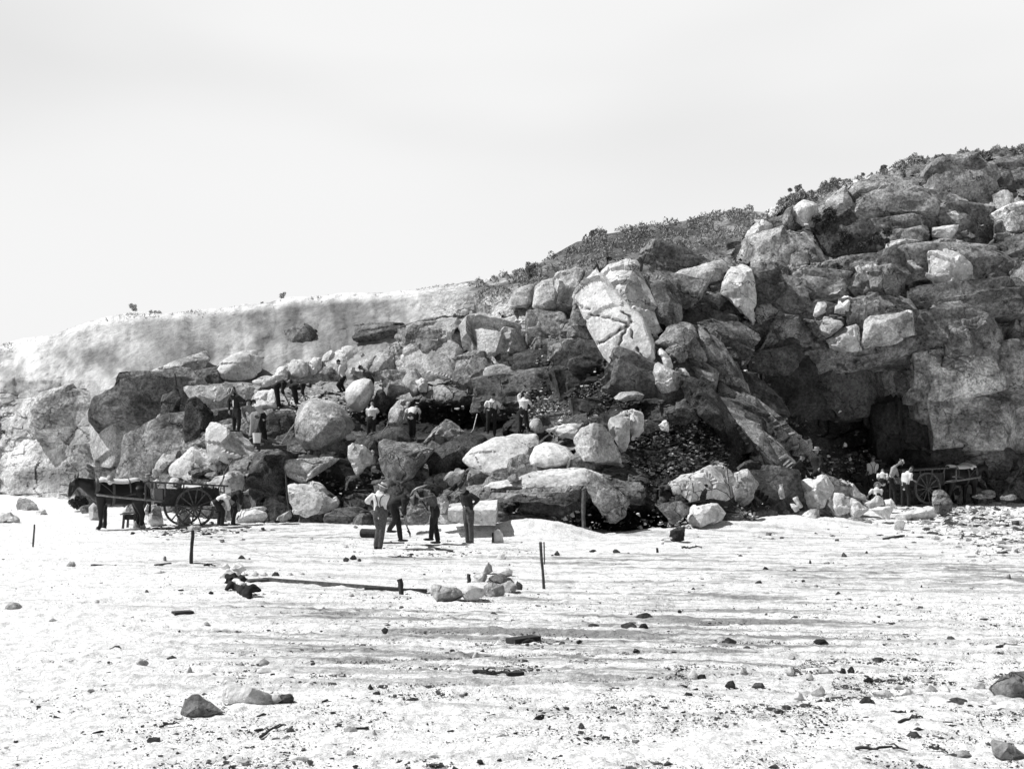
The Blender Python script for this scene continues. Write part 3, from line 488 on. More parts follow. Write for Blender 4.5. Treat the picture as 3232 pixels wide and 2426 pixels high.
k('little dark stone perched on the sunlit ledge top', R5, [(0,720),(50,675),(100,680),(110,735),(30,750)], 'm', .8, .3, 2.4, 1)
k('pale shard standing beside the dark scree rib', R5, [(2060,400),(2150,380),(2175,450),(2150,510),(2090,470)], 'g', .8, .3, 1.2, 1)
k('pale squat stone on the rib above the seated men', R5, [(2110,520),(2200,505),(2260,560),(2230,610),(2140,600)], 'g', .8, .3, 1.2, 1)
# --- left and centre boulder pile
k('giant rounded pale boulder in the middle of the working face', R2, [(150,680),(190,612),(290,570),(450,590),(560,650),(630,740),(667,830),(600,882),(540,960),(450,1022),(350,1062),(230,1012),(150,900),(135,800)], 'g', .7, .15, 1.2, 6, 0, 1, rough=.6)
k('round pale boulder above the stooping man in a white shirt', R2, [(578,500),(640,430),(740,395),(812,410),(837,480),(820,570),(770,640),(700,692),(610,652),(578,580)], 'p', .7, .15, 2.5, 6, 0, 1, rough=.6)
k('dark oval boulder right of the round pale boulder', R2, [(830,560),(880,490),(930,520),(967,610),(942,680),(880,702),(840,642)], 'd', .7, .1, 1.8, 4)
k('pale flat sided wedge hanging point down beside the black gap', R2, [(600,982),(640,960),(740,982),(847,1040),(820,1130),(760,1212),(690,1247),(660,1190),(620,1080)], 'p', .5, .1, 1.0, 1, 0, 1)
k('huge grey boulder narrowing downward behind the straw hatted man', R2, [(865,1000),(900,925),(1000,925),(1180,968),(1362,1012),(1330,1080),(1290,1150),(1150,1272),(1050,1382),(980,1412),(940,1300),(900,1160),(870,1080)], 'm', .5, 0, 1.1, 1, .6, 3)
k('thin pale capstone lying over the huge narrowing boulder', R2, [(725,972),(780,892),(860,880),(1000,900),(1172,942),(1100,962),(900,950),(840,992),(760,992)], 'g', .9, .6, 1.6, 1)
k('long dark boulder sloping up right of the huge narrowing boulder', R2, [(1290,1240),(1290,1130),(1332,1060),(1450,960),(1600,892),(1760,872),(1822,920),(1780,980),(1660,1052),(1560,1172),(1450,1242),(1330,1292)], 'd', .6, .5, .9, 3, 0, 4)
k('pointed grey boulder below the dark drill hollow', R2, [(1250,962),(1300,890),(1380,800),(1460,750),(1560,812),(1642,892),(1560,915),(1420,972),(1330,1002)], 'm', .6, .6, 1.0, 2)
k('pale topped grey boulder left of the pale wedge', R2, [(22,1182),(60,1110),(170,1080),(270,1078),(400,1090),(530,1092),(480,1152),(300,1232),(130,1302),(60,1312)], 'g', .6, .3, 1.1, 1, .5, 4)
k('big pale boulder resting on the ground left of the straw hatted man', R2, [(68,1335),(180,1290),(350,1290),(430,1370),(530,1462),(522,1530),(430,1592),(250,1614),(130,1592),(80,1482)], 'p', .6, .25, 1.0, 1, .1, 3)
k('small white cap stone beside the giant rounded boulder', R2, [(545,892),(640,870),(717,932),(640,944),(580,930)], 'p', .9, .5, 1.6, 1)
k('small pale pointed stone below the long dark boulder', R2, [(1435,1282),(1540,1180),(1622,1190),(1572,1300),(1500,1337)], 'g', .7, .2, .9, 1)
k('pale boulder streaked with dark beside the stooping man in white', R2, [(955,800),(960,680),(1020,592),(1100,580),(1152,600),(1112,720),(1050,800),(965,882)], 'g', .6, .2, 1.4, 4)
k('smooth grey hummock in the earth bank left of the drill hollow', R2, [(1075,430),(1120,342),(1200,310),(1252,400),(1202,562),(1130,502)], 'g', .6, .4, .6, 5)
k('small pale knob right of the smooth grey hummock', R2, [(1190,425),(1240,390),(1302,420),(1292,522),(1222,512)], 'p', .7, .3, 1.0, 3)
k('grey oval stone set in the bank above the man with braces', R2, [(1780,402),(1800,302),(1930,270),(2060,310),(2072,362),(1960,412),(1850,385)], 'g', .6, .4, .7, 5)
k('grey lump in the bank above the grey oval stone', R2, [(1745,262),(1770,150),(1880,92),(1962,130),(1902,252),(1800,282)], 'g', .6, .4, .6, 4)
k('pale round lump at the crest of the earth bank', R2, [(1120,152),(1170,62),(1290,70),(1282,162),(1202,222),(1140,212)], 'p', .6, .4, .8, 4)
k('white egg shaped stone under the crest of the earth bank', R2, [(1062,225),(1090,180),(1125,190),(1130,235),(1090,258)], 'p', .8, .3, .8, 5)
k('rounded pale boulder second from the left in the upper row', R2, [(80,320),(110,240),(190,228),(252,262),(262,380),(180,402),(90,385)], 'p', .7, .2, .9, 5, 0, 1)
k('small pale boulder third from the left in the upper row', R2, [(258,272),(320,210),(372,212),(382,330),(300,372)], 'p', .7, .2, .9, 4, 0, 1)
k('long pale hump of rock behind the kneeling man in a white shirt', R2, [(372,320),(380,212),(500,130),(620,110),(742,130),(700,222),(600,340),(560,422),(420,402)], 'p', .5, .5, .7, 4, 0, 2)
k('broad pale rock behind the man in the wide brimmed hat', R2, [(600,332),(700,200),(860,160),(960,200),(1052,252),(1082,380),(950,432),(850,422),(720,420)], 'g', .5, .5, .7, 3)
k('first pale boulder at the left end of the upper row', R2, [(-40,330),(0,300),(70,290),(80,380),(60,422),(-20,432)], 'p', .7, .2, .9, 4)
k('smooth pale rock behind the heads of the two dark stooping men', Z3, [(800,195),(1000,82),(1290,20),(1540,0),(1570,115),(1320,250),(1250,295),(930,295)], 'p', .6, .4, .8, 4, 0, 1)
k('pale rock bank right of the hatted foreman', Z3, [(880,320),(1260,295),(1300,480),(1380,690),(1200,790),(1060,800),(860,600),(840,430)], 'p', .4, .6, 1.2, 3)
k('grey round rock directly behind the hatted foreman', Z3, [(390,260),(560,195),(740,200),(880,280),(860,420),(800,540),(660,640),(560,420),(420,340)], 'g', .6, .2, 1.6, 4)
k('grey capped ledge stone left of the hatted foreman', R1, [(1100,335),(1450,300),(1560,310),(1540,420),(1440,560),(1380,622),(1250,482),(1150,442)], 'g', .5, .3, 1.0, 2)
k('flat pale tongue of rock at the top of the dark cleft', R1, [(888,384),(980,335),(1100,318),(1240,320),(1100,345),(940,375)], 'p', .9, .6, 1.6, 1)
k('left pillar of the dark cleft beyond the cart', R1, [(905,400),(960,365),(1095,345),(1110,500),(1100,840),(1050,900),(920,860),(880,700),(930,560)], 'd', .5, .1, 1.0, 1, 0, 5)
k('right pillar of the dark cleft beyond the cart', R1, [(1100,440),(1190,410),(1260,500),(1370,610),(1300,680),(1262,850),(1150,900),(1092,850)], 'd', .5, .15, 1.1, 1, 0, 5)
k('thin pale flake on the left edge of the dark cleft', R1, [(862,605),(932,550),(912,665),(882,770),(868,720)], 'p', .8, .1, 1.6, 1)
k('big dull rock bluff behind the horse', R1, [(330,560),(440,490),(560,430),(900,418),(925,470),(905,560),(870,640),(870,950),(830,1130),(600,1180),(380,1120),(290,900),(270,700)], 'g', .25, .25, .6, 1, .6, 2, rough=.8)
k('large smooth boulder in a hollow of the earth slope', R1, [(1345,282),(1400,170),(1480,82),(1620,25),(1742,10),(1782,100),(1788,202),(1700,262),(1560,287)], 'p', .5, .35, .9, 4, 0, 1, rough=.6)
k('long sloping pale boulder left of the smooth boulder in the hollow', R1, [(750,252),(880,170),(1050,120),(1200,42),(1300,20),(1342,92),(1280,172),(1180,252),(1100,312),(900,302)], 'g', .5, .5, .7, 4, 0, 1, rough=.6)
k('little pale stone on the ledge beside the thin upright bar', R1, [(885,295),(930,268),(965,265),(970,320),(900,325)], 'p', .8, .3, 1.4, 3)
k('tall pale step of rock under the hatted foreman', R1, [(1290,695),(1330,640),(1530,640),(1622,722),(1702,782),(1740,880),(1762,985),(1700,1032),(1480,1042),(1400,1082),(1292,1002)], 'p', .45, .2, 1.0, 1, .1, 2)
k('broken white rock left of the tall pale step', R1, [(970,1062),(1120,932),(1240,850),(1342,882),(1335,1080),(1200,1162),(1080,1132),(985,1135)], 'p', .6, .45, 1.0, 1, .1, 5)
k('pale block above the bending men by the cart', R1, [(1305,1162),(1380,1100),(1480,1080),(1600,1062),(1642,1102),(1632,1232),(1560,1262),(1350,1242)], 'p', .6, .2, 1.4, 1, 0, 3)
k('small pale block between cart rail and broken white rock', R1, [(940,1202),(980,1122),(1062,1130),(1092,1192),(1000,1212)], 'p', .8, .3, 1.0, 1)
k('low pale stone just right of the horse rump', R1, [(835,1165),(880,1128),(950,1118),(960,1135),(900,1185)], 'p', .8, .4, .8, 2)
k('grey slope of rock left of the broken white rock', R1, [(830,1130),(880,990),(950,900),(1090,880),(1080,980),(960,1080),(900,1130)], 'g', .5, .5, .8, 2)
k('rough dark boulder mass above the crowbar', R1, [(1640,1062),(1770,1042),(1772,920),(1980,940),(1992,1100),(1962,1222),(1880,1302),(1700,1322),(1640,1222)], 'd', .5, .2, 1.0, 1, 0, 6)
k('dark rock under the plank bridge behind the foreman', R1, [(1760,900),(1800,880),(2010,885),(2060,960),(2000,1020),(1780,1030)], 'd', .7, .2, .9, 1)
k('brown dark bank below the two dark stooping men', Z3, [(1080,880),(1300,820),(1560,880),(1740,880),(1730,1080),(1560,1350),(1380,1480),(1200,1380),(1100,1150)], 'd', .5, .3, .9, 2)
# --- behind horse and cart
k('white block standing just behind the front legs of the horse', Z1, [(440,1090),(450,850),(520,752),(600,800),(660,840),(660,1100),(600,1110)], 'p', .6, .1, 0, 1, Y=43.5)
k('grey pointed stone behind the belly of the horse', Z1, [(1130,940),(1140,762),(1190,722),(1260,830),(1282,930)], 'm', .8, .1, 0, 1, Y=43.5)
k('pale leaning stone left of the grey pointed stone', Z1, [(1000,960),(1040,900),(1130,790),(1150,930),(1100,960)], 'p', .8, .1, 0, 1, Y=43.2)
k('pale slab standing behind the cart wheels', Z1, [(1405,1150),(1410,960),(1480,782),(1620,772),(1720,900),(1750,1160),(1500,1170)], 'p', .4, .1, 0, 1, Y=44.5)
k('pale rock seen through the spokes of the cart', Z1, [(1980,1140),(1990,930),(2100,880),(2230,960),(2220,1120),(2100,1180)], 'g', .6, .1, 0, 1, Y=44)
k('grey square stone on the ground below the horse head', Z1, [(330,945),(280,852),(450,782),(462,870),(435,945)], 'm', .8, .1, 0, 1, Y=47)
k('grey heap of rock at the far left foot of the hillside', R8, [(110,1600),(150,1492),(200,1480),(280,1532),(290,1600),(200,1640)], 'g', .8, .3, 0, 3, Y=50)
k('small pale rock right of the far left grey heap', R8, [(240,1610),(250,1575),(310,1560),(345,1605),(300,1635)], 'p', .8, .3, 0, 1, Y=48)
k('low white rock at the far left edge of the yard', R8, [(-60,1600),(0,1580),(90,1590),(140,1642),(60,1660),(-40,1660)], 'p', .8, .3, 0, 3, Y=46)
k('pale boulder on the ground right of the bending men', Z2, [(958,1075),(1010,990),(1060,882),(1280,840),(1350,840),(1520,892),(1585,962),(1560,1022),(1400,1102),(1250,1164),(1100,1152),(1000,1102)], 'p', .7, .3, 0, 2, Y=41.3)
k('white flat stone behind the pale boulder right of the bending men', Z2, [(1270,845),(1350,812),(1520,812),(1562,850),(1520,895),(1380,870)], 'p', .8, .6, 0, 1, Y=42.3)
k('dark jagged heap stone left of the crowbar foot', Z2, [(1530,795),(1700,785),(1860,850),(1912,912),(1840,992),(1740,1090),(1600,1080),(1560,950)], 'd', .7, .2, 0, 0, Y=42.3)
k('pale stone at the foot of the crowbar', Z2, [(1720,1050),(1900,952),(1980,872),(2002,1032),(1880,1075),(1760,1085)], 'g', .7, .3, 0, 1, Y=41.5)
k('dark lump of stone alone on the ground right of the cart', Z2, [(1785,1160),(1790,1100),(1830,1070),(1885,1095),(1890,1150),(1840,1178)], 'd', .8, .1, 0, 2, Y=40.6)
k('small pale rock lying under the near cart wheel', Z2, [(170,1190),(260,1140),(330,1150),(430,1190),(410,1235),(230,1235)], 'g', .7, .3, 0, 1, Y=40.3)
# --- yard rocks by the workers
def block():
    Yf, Yb = 35.0, 36.3; C_ = [(1352,505,Yf),(1356,648,Yf),(2052,500,Yf-.15),(2040,728,Yf-.15),(1375,412,Yb),(2075,352,Yb-.1),(1400,640,Yb),(2070,680,Yb-.1),(1700,512,Yf-.08),(1560,704,Yf-.08),(1700,370,Yb),(1348,560,Yf)]
    P = [at(*px(Z6, a, b), y) for a, b, y in C_]; me = rock_mesh(P, 77, 0, .07, 0, .22, 12000); tag(place_mesh('stone_block', me, 'pale_granite'), 'large squared white block with a hammer lying on it', 'stone block')
block()
k('rough dark boulder behind the stooping man with the pick', Z6, [(725,600),(760,482),(850,440),(1000,482),(1090,560),(1065,682),(900,705),(760,690)], 'm', .7, .2, 0, 2, Y=36)
k('narrow grey stone left of the squared white block', Z6, [(1240,400),(1300,372),(1372,400),(1290,562),(1245,560)], 'g', .8, .1, 0, 1, Y=35.5)
k('pale stones heap piece behind the man in the waistcoat', Z6, [(1180,640),(1220,560),(1350,560),(1355,660),(1260,700)], 'p', .8, .3, 0, 1, Y=35.5)
# --- right hand rubble
k('biggest pale rock of the right hand rubble, below the seated men', Z7, [(322,750),(410,722),(600,722),(830,642),(930,780),(962,882),(900,1002),(760,1122),(722,1242),(520,1232),(400,1172),(330,1002)], 'p', .6, .15, 0, 1, Y=43.5, side=.2, chips=3)
k('jagged pale rock left of the seated men', Z7, [(-20,520),(130,560),(200,620),(252,770),(232,852),(130,822),(0,690)], 'p', .6, .3, 0, 1, Y=45.5)
k('long pale beam of stone sloping down right of the biggest rubble rock', Z7, [(1010,780),(1120,742),(1200,830),(1480,1002),(1512,1082),(1380,1072),(1200,962),(1020,872)], 'p', .7, .3, 0, 0, Y=46)
k('pale cracked rock below the sloping stone beam', Z7, [(930,962),(1080,980),(1240,1040),(1252,1202),(1200,1352),(1000,1352),(930,1222),(1000,1082)], 'p', .6, .3, 0, 1, Y=42.8)
k('pale split rock with a black gap at its left', Z7, [(1245,1050),(1400,1130),(1572,1262),(1400,1402),(1230,1352),(1275,1182)], 'p', .6, .3, 0, 1, Y=42.6)
k('white rock in front of the crouching man in white', Z7, [(1480,1172),(1680,1012),(1800,1030),(1832,1192),(1600,1242),(1550,1242)], 'p', .7, .4, 0, 1, Y=45.5)
k('pale overhanging rock above the black triangular gap', Z7, [(1600,1262),(1760,1212),(1960,1192),(1992,1272),(1900,1442),(1780,1352),(1650,1292)], 'p', .6, .2, 0, 1, Y=43.5)
k('small white rock right of the white rock before the crouching man', Z7, [(1820,1082),(1940,1062),(2032,1182),(1960,1242),(1850,1202)], 'p', .8, .3, 0, 1, Y=45.6)
k('pale front rock at the left foot of the right hand rubble', Z7, [(370,1372),(540,1242),(700,1240),(700,1400),(600,1442),(420,1424)], 'p', .7, .3, 0, 1, Y=40.8)
k('dark rock joined right of the pale front rock', Z7, [(700,1245),(900,1322),(962,1402),(820,1440),(700,1430)], 'd', .7, .3, 0, 1, Y=41.2)
k('small pale leaf shaped stone left of the pale front rock', Z7, [(185,1162),(240,1150),(330,1222),(352,1292),(262,1302),(210,1240)], 'p', .8, .3, 0, 1, Y=41.6)
k('narrow grey upright stone under the jagged pale rock', Z7, [(-20,822),(60,802),(100,982),(97,1072),(0,1082)], 'g', .8, .2, 0, 1, Y=42.6)
k('white stone filling the notch left of the biggest rubble rock', Z7, [(230,1052),(320,1022),(382,1132),(412,1202),(350,1235),(270,1130)], 'p', .8, .3, 0, 1, Y=42.4)
k('long low grey mound of rock before the black triangular gap', Z7, [(1010,1390),(1300,1380),(1500,1452),(1742,1562),(1500,1582),(1200,1502)], 'm', .8, .7, 0, 3, Y=41)
k('leaning dark egg shaped boulder with a white left edge', Z8, [(1000,950),(955,870),(975,770),(1060,705),(1130,720),(1200,832),(1242,932),(1232,1032),(1100,1062),(1020,1022)], 'm', .7, .1, 0, 3, Y=46.8, side=.8)
k('long white rock left of the leaning dark egg shaped boulder', Z8, [(455,1152),(480,1072),(560,1032),(780,1002),(900,932),(980,962),(1022,1032),(980,1102),(900,1152),(700,1140)], 'p', .7, .35, 0, 2, Y=45)
k('white stub of rock under the left end of the long white rock', Z8, [(435,1262),(450,1150),(520,1110),(600,1160),(562,1262),(490,1275)], 'p', .8, .2, 0, 1, Y=43.5)
k('low grey mound of rock at the far right foot of the wall', Z8, [(1500,812),(1600,732),(1740,710),(1832,762),(1780,832),(1600,842)], 'm', .8, .5, 0, 4, Y=52.5)
k('flattest grey rock at the right foot of the wall', Z8, [(1880,842),(1990,772),(2080,782),(2130,842),(2000,860)], 'm', .8, .5, 0, 4, Y=52)
# --- heap of white rocks in the yard
YG = 'heap of white rocks in the yard'
yr = [('leftmost long white rock of the yard heap', [(868,1310),(900,1240),(1000,1240),(1130,1262),(1212,1322),(1217,1382),(1060,1422),(920,1434),(870,1392)], 'g', 23.7),
 ('bright white rock second from the left in the yard heap', [(1210,1352),(1150,1262),(1280,1245),(1432,1282),(1432,1332),(1350,1402),(1250,1424)], 'p', 24.0),
 ('grey squared rock at the front middle of the yard heap', [(1410,1250),(1500,1222),(1602,1252),(1622,1332),(1582,1384),(1430,1378),(1400,1332)], 'g', 24.5),
 ('grey rock with dark hollows at the right front of the yard heap', [(1570,1242),(1680,1202),(1742,1252),(1732,1332),(1650,1344),(1600,1322)], 'g', 25.0),
 ('dull rounded rock at the top right of the yard heap', [(1440,1212),(1500,1152),(1592,1132),(1682,1172),(1722,1222),(1600,1260)], 'm', 25.6),
 ('grey rock at the back left of the yard heap', [(1290,1222),(1340,1120),(1412,1118),(1452,1152),(1412,1232),(1330,1240)], 'g', 26.0),
 ('thin pale splinter standing at the back of the yard heap', [(1400,1130),(1430,1070),(1452,1020),(1492,1062),(1502,1122),(1440,1150)], 'g', 26.6),
 ('white rock at the back right of the yard heap', [(1530,1132),(1600,1072),(1702,1100),(1702,1162),(1620,1170)], 'p', 26.6),
 ('dark little rock behind the right end of the yard heap', [(1720,1290),(1740,1210),(1800,1250),(1790,1300)], 'd', 26.0)]
for lb, pl, m, Y in yr: k(lb, R3, pl, m, .8, .3, 0, 1, Y=Y, name='rock', group=YG, chips=3, rough=.8, side=.5)
k('dark pyramid shaped boulder in the left foreground', Z10, [(1398,1512),(1410,1440),(1430,1370),(1490,1325),(1545,1325),(1640,1380),(1740,1470),(1700,1490),(1560,1505)], 'm', .6, .3, 0, 1, Y=12.6, name='rock', chips=1, rough=.6)
k('white wedge shaped boulder in the left foreground', Z10, [(1715,1370),(1745,1222),(1800,1230),(1960,1275),(2060,1330),(2170,1360),(2150,1395),(2030,1425),(1850,1415),(1730,1395)], 'p', .5, .35, 0, 0, Y=13.3, name='rock', chips=0, side=.1, rough=.5)
k('white stone against the right end of the white wedge boulder', Z10, [(2050,1395),(2060,1330),(2160,1325),(2190,1370),(2130,1405)], 'p', .8, .3, 0, 1, Y=13.5, name='rock')
k('dark stone right of the white wedge boulder', R9, [(1138,934),(1155,897),(1195,895),(1208,915),(1204,936)], 'd', .8, .2, 0, 1, Y=13.6, name='rock')
k('dark grey rock at the right edge of the foreground', R10, [(2060,770),(2110,730),(2180,705),(2260,700),(2270,820),(2180,835),(2110,810)], 'm', .7, .3, 0, 2, Y=11.4, name='rock')
k('dark rock in the bottom right corner', R10, [(2065,1012),(2080,990),(2140,1010),(2212,1060),(2215,1085),(2130,1088),(2085,1065)], 'm', .8, .3, 0, 1, Y=8.7, name='rock')
# ---------------------------------------------------------------- loose stones on the floor
T3 = {'d': 'dark_granite', 'm': 'grey_granite', 'l': 'pale_granite'}; TN = {'d': 'dark', 'm': 'grey', 'l': 'white'}
LM = [('the white rock heap in the yard', 1490, 1880), ('the tall thin stake', 1715, 1850), ('the dark pyramid boulder', 638, 2240), ('the white wedge boulder', 790, 2190), ('the stake with the string', 605, 1775),
      ('the leftmost stake', 103, 1730), ('the feet of the straw hatted man', 1200, 1735), ('the cloth bag', 1572, 1715), ('the long dark branch', 1575, 2120), ('the dark hole under the ledge', 1930, 1700), ('the dark rock at the right edge', 3190, 2180),
      ('the long white rock of the right rubble', 2900, 1640), ('the crumpled coat', 750, 1850), ('the twisted twig at the lower right', 2890, 2280), ('the cart wheels', 620, 1680), ('the bottom right corner rock', 3170, 2380), ('the middle of the bare yard', 2350, 1880), ('the right half of the bare yard', 2700, 2000), ('the far left of the yard', 60, 2000)]
st10 = "215,205,30,20,d 370,193,40,12,d 470,198,40,18,d 520,203,25,10,d 643,195,12,22,d 1040,178,30,12,m 1445,215,30,22,d 1540,198,18,12,d 1000,212,25,8,d 1110,272,35,20,d 1230,272,20,10,d 1370,240,35,8,m 1298,242,14,16,d 1215,330,25,14,m 1080,332,40,18,d 1270,318,20,10,d 1325,345,30,14,m 797,355,20,12,d 780,370,35,10,d 1420,380,32,22,d 1775,345,12,14,d 740,448,20,10,d 817,440,20,10,m 2150,305,28,20,m 590,480,90,30,d 520,522,90,26,d 585,524,50,24,d 370,515,55,18,d 75,580,110,22,d 237,592,30,20,d 585,570,35,8,m 955,582,70,22,d 1035,605,50,12,d 1345,585,70,20,d 1345,632,40,20,m 1220,650,50,22,m 1905,570,45,18,d 1980,570,25,10,d 575,655,40,12,d 1600,660,90,16,d 800,735,60,36,l 838,738,45,26,d 1015,715,40,32,m 1055,705,40,14,d 1215,718,50,44,m 1370,715,80,42,m 1440,715,30,30,d 1475,712,40,36,d 960,775,60,40,d 650,750,35,14,d 760,770,60,10,d 1080,775,60,18,d 1300,740,40,30,m 1550,750,50,22,d 1340,812,70,44,m 1250,820,60,30,l 1550,850,90,32,d 1625,815,110,32,m 1720,808,80,30,l 1800,750,60,20,m 1815,790,70,28,m 1880,790,60,26,l 1960,800,60,20,l 1950,850,130,34,d 2075,850,80,26,l 2120,875,60,16,d 1145,795,60,12,m 318,945,30,22,d 425,990,50,10,d 410,1022,40,8,d 1757,942,40,24,m 1745,985,60,24,d 1960,1065,80,18,m 1865,990,30,8,d 2030,780,60,30,m 1680,780,50,24,m"
st9 = "285,378,50,26,m 1420,352,30,16,d 1450,348,36,26,d 1475,352,24,12,d 990,348,40,20,d 675,350,18,20,m 1310,182,28,14,d 1415,160,50,16,d 865,485,25,10,d 600,483,20,14,d 1075,545,30,12,d 1200,585,35,10,d 1050,578,24,10,d 845,615,35,14,m 1580,645,40,24,d 470,718,60,18,d 700,755,50,16,d 580,778,60,26,m 775,815,35,38,m 1080,780,50,32,m 975,750,60,22,l 980,790,50,20,m 1075,810,70,18,l 245,795,26,16,m 1520,885,30,28,d 1545,900,40,14,d 2025,575,40,14,d 1190,1055,40,22,d 1435,1058,70,26,m 1535,1070,30,24,m 1220,1172,110,16,l 700,1185,60,22,l 1000,1180,60,12,m 1955,760,40,40,l 45,550,80,26,m 395,520,24,12,m 1420,300,40,14,m 1270,265,40,10,m 2060,345,50,22,l 725,1145,30,10,d 1435,1145,40,16,m 1460,240,28,16,m 215,600,40,14,m 505,622,22,10,m 650,402,60,10,l 1000,412,40,12,l 1045,412,40,18,l 1080,412,44,20,l 1185,412,50,14,l 1240,412,30,10,m 1130,414,36,20,d 960,400,40,22,l 1045,496,30,12,d 1080,492,30,12,l 1440,500,34,18,m"
used = {}
def ordinal(n): return ['nearest', 'second nearest', 'third nearest', 'fourth nearest', 'fifth nearest', 'sixth nearest', 'seventh nearest', 'eighth nearest'][n]
lst = []
for R, s in ((R10, st10), (R9, st9)):
    for q in s.split():
        x, y, w_, h_, t_ = q.split(','); u, v = px(R, float(x), float(y)); lst.append((u, v, float(w_) / R[2], float(h_) / R[2], t_))
for (u, v, w_, h_, t_) in lst:
    g = ground(u, v); Y = g.y; pts = []; _rk[0] += 1; rs = random.Random(_rk[0])
    W = w_ / F * Y; Hh = h_ / F * Y * 1.0; n = 9
    for i in range(n):
        a = i / n * 6.283 + rs.uniform(-.3, .3); r = rs.uniform(.75, 1)
        pts.append(Vector((g.x + math.cos(a) * W / 2 * r, Y + .3 * W + math.sin(a) * W * .45 * r, g.z + rs.uniform(.05, .4) * Hh)))
        r *= rs.uniform(.5, .8); pts.append(Vector((g.x + math.cos(a) * W / 2 * r, Y + .3 * W + math.sin(a) * W * .4 * r, g.z - .02)))
        if i % 3 == 0: r = rs.uniform(.0, .6); pts.append(Vector((g.x + math.cos(a + .4) * W / 2 * r, Y + .3 * W + math.sin(a) * W * .3 * r, g.z + Hh * rs.uniform(.75, 1.05))))
    me = rock_mesh(pts, _rk[0], 1, max(.02, W / 9), 3)
    ob = place_mesh('stone', me, T3[t_])
    d = sorted(LM, key=lambda l: (l[1] - u) ** 2 + 2.5 * (l[2] - v) ** 2)
    sz = 'little' if W < .16 else ('middle sized' if W < .36 else 'large'); shp = 'flat ' if h_ < w_ * .3 else ('upright ' if h_ > w_ * .8 else '')
    for l in d:
        du, dv = u - l[1], v - l[2]
        dr = ('right of' if du > 0 else 'left of') if abs(du) > 1.6 * abs(dv) else ('in front of' if dv > 0 else 'behind')
        key = (TN[t_], sz, shp, dr, l[0]); c_ = used.setdefault(key, [])
        if not c_: break
    else:
        l = d[0]; du, dv = u - l[1], v - l[2]; dr = ('right of' if du > 0 else 'left of') if abs(du) > 1.6 * abs(dv) else ('in front of' if dv > 0 else 'behind'); key = (TN[t_], sz, shp, dr, l[0]); c_ = used[key]
    c_.append((math.hypot(u - l[1], v - l[2]), ob)); ob['category'] = 'stone'; ob['group'] = 'loose stones on the quarry floor'
for (tn, sz, shp, dr, l), c_ in used.items():
    for i, (_, ob) in enumerate(sorted(c_, key=lambda q: q[0])):
        ob['label'] = f"{sz} {shp}{tn} stone {dr} {l}" + ('' if len(c_) == 1 else f", {ordinal(i)} of them")
# gravel: far too many to count, one mesh
def scatter(name, label, cat, pts, mats):
    """pts: (position, size, material index)"""
    base = []
    for s in range(5):
        rs = np.random.RandomState(900 + s); bm = bmesh.new()
        for _ in range(9): bm.verts.new(Vector(rs.normal(size=3)).normalized() * rs.uniform(.7, 1))
        r = bmesh.ops.convex_hull(bm, input=bm.verts); bad = [g for g in set(r['geom_interior'] + r['geom_unused']) if isinstance(g, bmesh.types.BMVert)]
        if bad: bmesh.ops.delete(bm, geom=bad, context='VERTS')
        bm.verts.index_update(); base.append((np.array([v.co for v in bm.verts]), [[v.index for v in f.verts] for f in bm.faces])); bm.free()
    V = []; Fs = []; mi = []; off = 0; rs = np.random.RandomState(5)
    for (p, s, m) in pts:
        b = base[rs.randint(5)]; a = rs.uniform(0, 6.28); ca, sa = math.cos(a), math.sin(a); q = b[0] * np.array([1, rs.uniform(.6, 1), rs.uniform(.35, .8)]) * s / 2
        q = np.stack([q[:, 0] * ca - q[:, 1] * sa, q[:, 0] * sa + q[:, 1] * ca, q[:, 2]], -1) + np.array(p); V.append(q)
        Fs += [[i + off for i in f] for f in b[1]]; mi += [m] * len(b[1]); off += len(q)
    me = mesh_np(name, np.concatenate(V), Fs)
    for m in mats: me.materials.append(MAT[m])
    me.polygons.foreach_set('material_index', np.array(mi, np.int32)); o = bpy.data.objects.new(name, me); COL.objects.link(o)
    return tag(o, label, cat, kind='stuff')
rs = np.random.RandomState(77); NC = 420000
u = rs.uniform(-250, 3480, NC); v = 1600 + 900 * rs.uniform(0, 1, NC) ** .75
dens = .22 + .6 * np.exp(-((v - 2060) / 120) ** 2) * (u > 700) + .7 * np.exp(-((v - 2170) / 70) ** 2 - ((u - 2800) / 600) ** 2) + .5 * np.exp(-((v - 1660) / 40) ** 2) + .6 * np.exp(-((v - 1640) / 50) ** 2 - ((u - 3050) / 200) ** 2)
dens *= .16 + 1.0 * (vnoise(np.stack([u / 150, v / 34, 0 * u], -1), 5) + .4 * vnoise(np.stack([u / 40, v / 10, 0 * u], -1), 6) + .05 > 0); dens *= .3 + .7 * np.clip(u / 700, 0, 1)
k_ = np.where(rs.uniform(size=NC) < dens)[0][:52000]; u = u[k_]; v = v[k_]
g = F * H / (v - HV); x = (u - CU) / F * g; s = np.minimum((rs.pareto(2.8, len(u)) * .014 + .009) * (1 + g * .02), .15); z = gz(x, g) + .008 - s * .1
pts = [((x[i], g[i], z[i]), s[i], int(m_)) for i, m_ in enumerate(rs.choice([0, 1, 2], p=[.36, .48, .16], size=len(u)))]
scatter('gravel', 'loose gravel and chips strewn over the pale quarry floor', 'gravel', pts, ['scree', 'dark_granite', 'pale_granite'])
